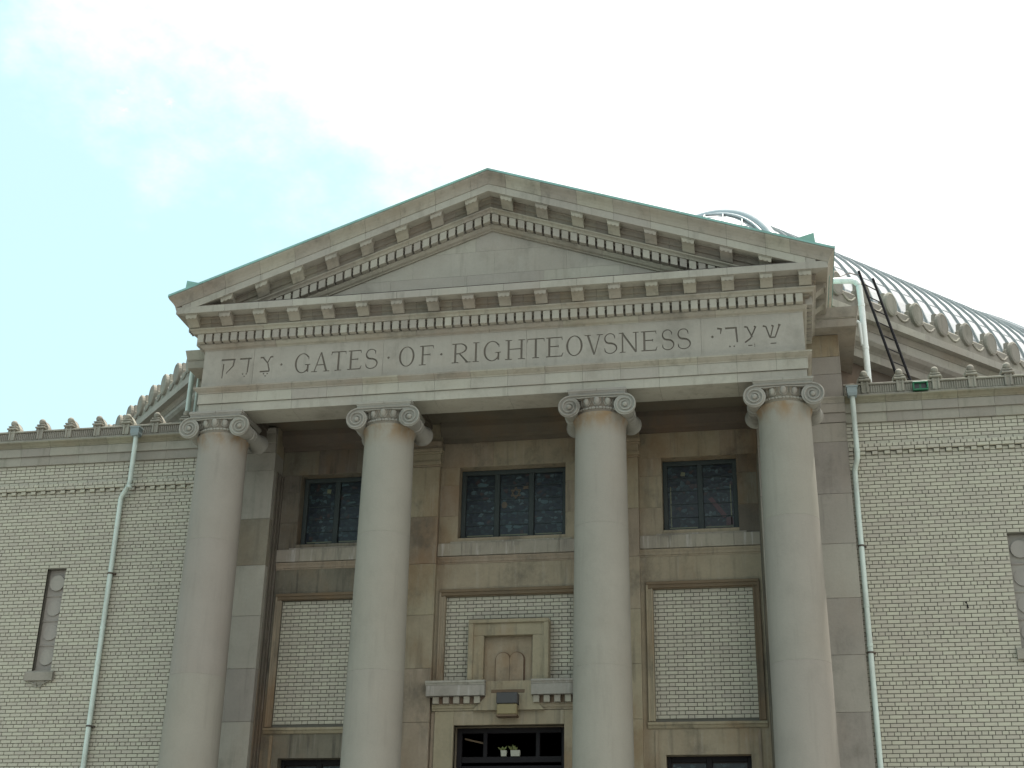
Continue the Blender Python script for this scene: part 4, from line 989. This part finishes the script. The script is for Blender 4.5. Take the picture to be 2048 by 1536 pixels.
# dome
Z0D, HD = 13.98, 4.75
oc = octo(4.2); oc[2] = (5.15, .95); oc[3] = (-5.15, .95)
full = [Vector((x, y-CY)) for x, y in oc]; full = full+[Vector((x, -y)) for x, y in full[::-1][1:-1]][:0]
back_ = [Vector((-full[2].x, -full[2].y)), Vector((full[2].x, -full[2].y))]
P8 = [full[1], full[2], full[3], full[4], Vector((full[4].x, -full[4].y)), Vector((full[3].x, -full[3].y)), Vector((full[2].x, -full[2].y)), Vector((full[1].x, -full[1].y))]
TT = [PI/2*i/26 for i in range(26)]+[PI/2*.995]
for i in range(8):
    a, b = P8[i], P8[(i+1) % 8]; mb = MB(); rg = []
    for t in TT: rg.append([(q.x*math.cos(t), CY+q.y*math.cos(t), Z0D+HD*math.sin(t)) for q in (a, b)])
    for k in range(len(rg)-1):
        o_ = len(mb.v); mb.v += rg[k]+rg[k+1]; mb.f.append((o_, o_+1, o_+3, o_+2))
    F = build(mb, 'dome_face', 'dome', HL, smooth=True)
    d = (b-a).normalized(); mid = a.dot(d), b.dot(d); foot = a-d*mid[0]; nrm = foot.normalized()
    if i in (0, 1, 2, 3):
        L = mid[1]-mid[0]; n = round(L/.40)
        sd_ = []
        for k in range(1, n):
            sv = mid[0]+L*k/n; path = []
            for t in TT:
                c = math.cos(t)
                if mid[0]*c-.001 <= sv <= mid[1]*c+.001:
                    q = foot*c+d*sv; path.append((q.x, CY+q.y, Z0D+HD*math.sin(t)))
            if len(path) < 2: continue
            sm = MB(); rg = []
            for p, t in zip(path, TT):
                n3 = Vector((nrm.x*math.cos(t)/foot.length, nrm.y*math.cos(t)/foot.length, math.sin(t)/HD)).normalized(); pv = Vector(p); d3 = Vector((d.x, d.y, 0))
                rg.append([pv-d3*.016-n3*.01, pv+d3*.016-n3*.01, pv+d3*.013+n3*.05, pv-d3*.013+n3*.05])
            sm.loft(rg); build(sm, 'seam', 'seam', F)
        # horizontal lap lines
        lp = MB()
        for t in (.12, .26, .42, .60, .80):
            c = math.cos(t); q = [foot*c+d*(mid[0]*c), foot*c+d*(mid[1]*c)]; n3 = Vector((nrm.x*c/foot.length, nrm.y*c/foot.length, math.sin(t)/HD)).normalized()
            z = Z0D+HD*math.sin(t); A = Vector((q[0].x, CY+q[0].y, z)); B = Vector((q[1].x, CY+q[1].y, z))
            lp.loft([[v+n3*e+Vector((0, 0, h)) for e, h in ((-.005, -.012), (.007, -.012), (.007, .012), (-.005, .012))] for v in (A, B)])
        build(lp, 'lap_joint', 'rib', F)
for i in (0, 1, 2, 3, 4):
    q = P8[i]; tt = [PI/2*k/40 for k in range(40)]
    pth = [Vector((q.x*math.cos(t), CY+q.y*math.cos(t), Z0D+HD*math.sin(t))) for t in tt]
    mb = MB().tube([p+Vector((0, 0, .04)) for p in pth], .10, 12)
    for e in (-.14, .14):
        dd_ = Vector((-q.y, q.x, 0)).normalized()*e; mb.tube([p+dd_+Vector((0, 0, .0)) for p in pth], .028, 8)
    build(mb, 'dome_rib', 'rib', HL, smooth=True)
build(MB().lathe([(.1, Z0D+HD-.1), (.9, Z0D+HD-.02), (.9, Z0D+HD+.12), (.5, Z0D+HD+.3), (.15, Z0D+HD+.6)], (0, CY), 24), 'dome_finial', 'rib', HL, smooth=True)
rb = [(x, y) for x, y in octo(4.7)]
build(MB().loft([[(x, y, z) for x, y in rb] for z in (13.9, 13.95)]), 'gutter_floor', 'membrane', HL)
build(MB().box(-9.2, 9.2, 13, 18, .141, 13.9), 'rear_wall', 'mortar', HL)

# ------------------------------------------------------------------ pipes
def bend(pts, r=.09, n=5):
    out = [Vector(pts[0])]
    for i in range(1, len(pts)-1):
        p, a, b = Vector(pts[i]), Vector(pts[i-1]), Vector(pts[i+1]); da, db = (a-p), (b-p); rr = min(r, da.length*.45, db.length*.45)
        A, B = p+da.normalized()*rr, p+db.normalized()*rr
        for k in range(n+1):
            u = k/n; out.append(A*(1-u)**2+p*2*u*(1-u)+B*u*u)
    return out+[Vector(pts[-1])]
def downpipe(label, s, hx, lx, r=.045):
    t = thing('downpipe', label, 'pipe', (lx, -.08, .2), 'long downpipes on the brick wings')
    build(MB().tube(bend([(hx, -.235, 11.22), (hx, -.235, 10.24 if s < 0 else 10.08), (lx, -.075, 10.05 if s < 0 else 9.92), (lx, -.075, .2)], .07), r, 16), 'pipe', 'pipe', t, smooth=True)
    h = MB().loft([[(hx-.07, -.32, 11.20), (hx+.07, -.32, 11.20), (hx+.07, -.19, 11.20), (hx-.07, -.19, 11.20)], [(hx-.085, -.335, 11.25), (hx+.085, -.335, 11.25), (hx+.085, -.18, 11.25), (hx-.085, -.18, 11.25)], [(hx-.085, -.335, 11.355), (hx+.085, -.335, 11.355), (hx+.085, -.18, 11.355), (hx-.085, -.18, 11.355)]])
    h.box(hx-.10, hx+.10, -.345, -.175, 11.355, 11.378); h.tube([(hx+.0, -.19, 11.37), (hx-.1, .02, 11.45)], .012, 6)
    build(h, 'rainwater_head', 'head', t)
    for z in (8.57, 6.78 if s > 0 else 5.80, 3.6):
        build(MB().lathe([(r+.002, z-.014), (r+.009, z-.014), (r+.009, z+.014), (r+.002, z+.014)], (lx, -.075), 18), 'strap', 'strap', t)
        build(MB().box(lx, lx+.085, -.066, .0, z-.012, z+.012), 'strap', 'strap', t)
    for z in (10.2, 7.55, 6.9): build(MB().lathe([(r, z-.03), (r+.006, z-.028), (r+.006, z+.028), (r, z+.03)], (lx, -.075) if z < 10 else (hx, -.235), 18), 'collar', 'pipe', t, smooth=True)
    return t
downpipe('pale green downpipe with slate head on the left brick wing', -1, -7.21, -7.43)
downpipe('pale green downpipe with slate head between the right pier and brick wing', 1, 6.085, 6.03)
t = thing('roof_drain', 'white drain pipe bending from the portico gutter down to the right parapet', 'pipe', (6.40, .15, 11.7), 'roof drains beside the portico')
build(MB().tube(bend([(5.80, .15, 13.70), (6.40, .15, 13.66), (6.415, .15, 13.2), (6.415, .15, 11.55)], .16, 7), .055, 18), 'pipe', 'whitepipe', t, smooth=True)
build(MB().tube(bend([(6.24, .13, 12.83), (6.345, .13, 12.81), (6.37, .14, 12.35)], .07, 5), .035, 12), 'branch_pipe', 'whitepipe', t, smooth=True)
for z in (12.3, 13.15): build(MB().lathe([(.055, z-.03), (.062, z-.028), (.062, z+.028), (.055, z+.03)], (6.415, .15), 18), 'collar', 'whitepipe', t, smooth=True)
t = thing('roof_drain', 'thick pale pipe under the left attic cap beside the frieze', 'pipe', (-6.38, .1, 11.4), 'roof drains beside the portico')
build(MB().tube([(-6.384, .1, 12.70), (-6.384, .1, 11.45)], .048, 16), 'pipe', 'pipe', t, smooth=True)
t = thing('roof_drain', 'thin pale pipe nearest the left end of the frieze', 'pipe', (-6.24, .1, 11.4), 'roof drains beside the portico')
build(MB().tube([(-6.238, .1, 12.53), (-6.246, .1, 11.45)], .028, 12), 'pipe', 'pipe', t, smooth=True)

# ------------------------------------------------------------------ ladder, floodlight
t = thing('ladder', 'thin black ladder leaning from the right wing roof up to the dome cresting', 'ladder', (7.3, .9, 11.2))
LT, RT = Vector((6.513, 1.263, 14.444)), Vector((6.787, 1.537, 14.403)); LB, RB = Vector((7.17, .98, 11.28)), Vector((7.43, 1.24, 11.28))
for a, b in ((LT, LB), (RT, RB)): build(MB().tube([a, b], .026, 8), 'rail', 'black', t)
for k in range(1, 11):
    u = k/11; build(MB().tube([LT+(LB-LT)*u, RT+(RB-RT)*u], .011, 6), 'rung', 'black', t)
t = thing('cable', 'thin grey cable from the ladder top to the portico corner', 'cable', (6.3, 1.2, 14))
build(MB().tube([(6.52, 1.24, 14.35), (6.30, .9, 14.22), (6.10, .6, 14.0), (5.95, .3, 13.75)], .008, 6), 'wire', 'strap', t)
t = thing('floodlight', 'green framed floodlight on the right parapet', 'floodlight', (7.25, -.15, 11.37))
fl = MB(); a, b, c, d = 7.118, 7.378, 11.292, 11.456
for q in ((a, b, c, c+.028), (a, b, d-.028, d), (a, a+.028, c+.029, d-.029), (b-.028, b, c+.029, d-.029)): fl.cbox(q[0], q[1], -.185, -.11, q[2], q[3], .005)
fl.box(a+.01, b-.01, -.125, -.108, c+.01, d-.01); build(fl, 'casing', 'green', t)
for q in ((a+.03, a+.112), (a+.148, b-.03)): build(MB().box(q[0], q[1], -.140, -.126, c+.03, d-.03), 'lens', 'lampdark', t)
build(MB().box(a+.113, a+.147, -.142, -.126, c+.03, d-.03), 'lens_bar', 'green', t)
build(MB().box(7.235, 7.262, -.125, -.05, 11.33, 11.36), 'bracket', 'strap', t)

t = thing('wall_hook', 'small black hook on the right brick wall, left of the disc niche', 'hook', (7.615, -.02, 7.52))
build(MB().tube([(7.60, .01, 7.585), (7.603, -.045, 7.575), (7.615, -.05, 7.52), (7.625, -.035, 7.475)], .012, 6), 'hook', 'black', t)
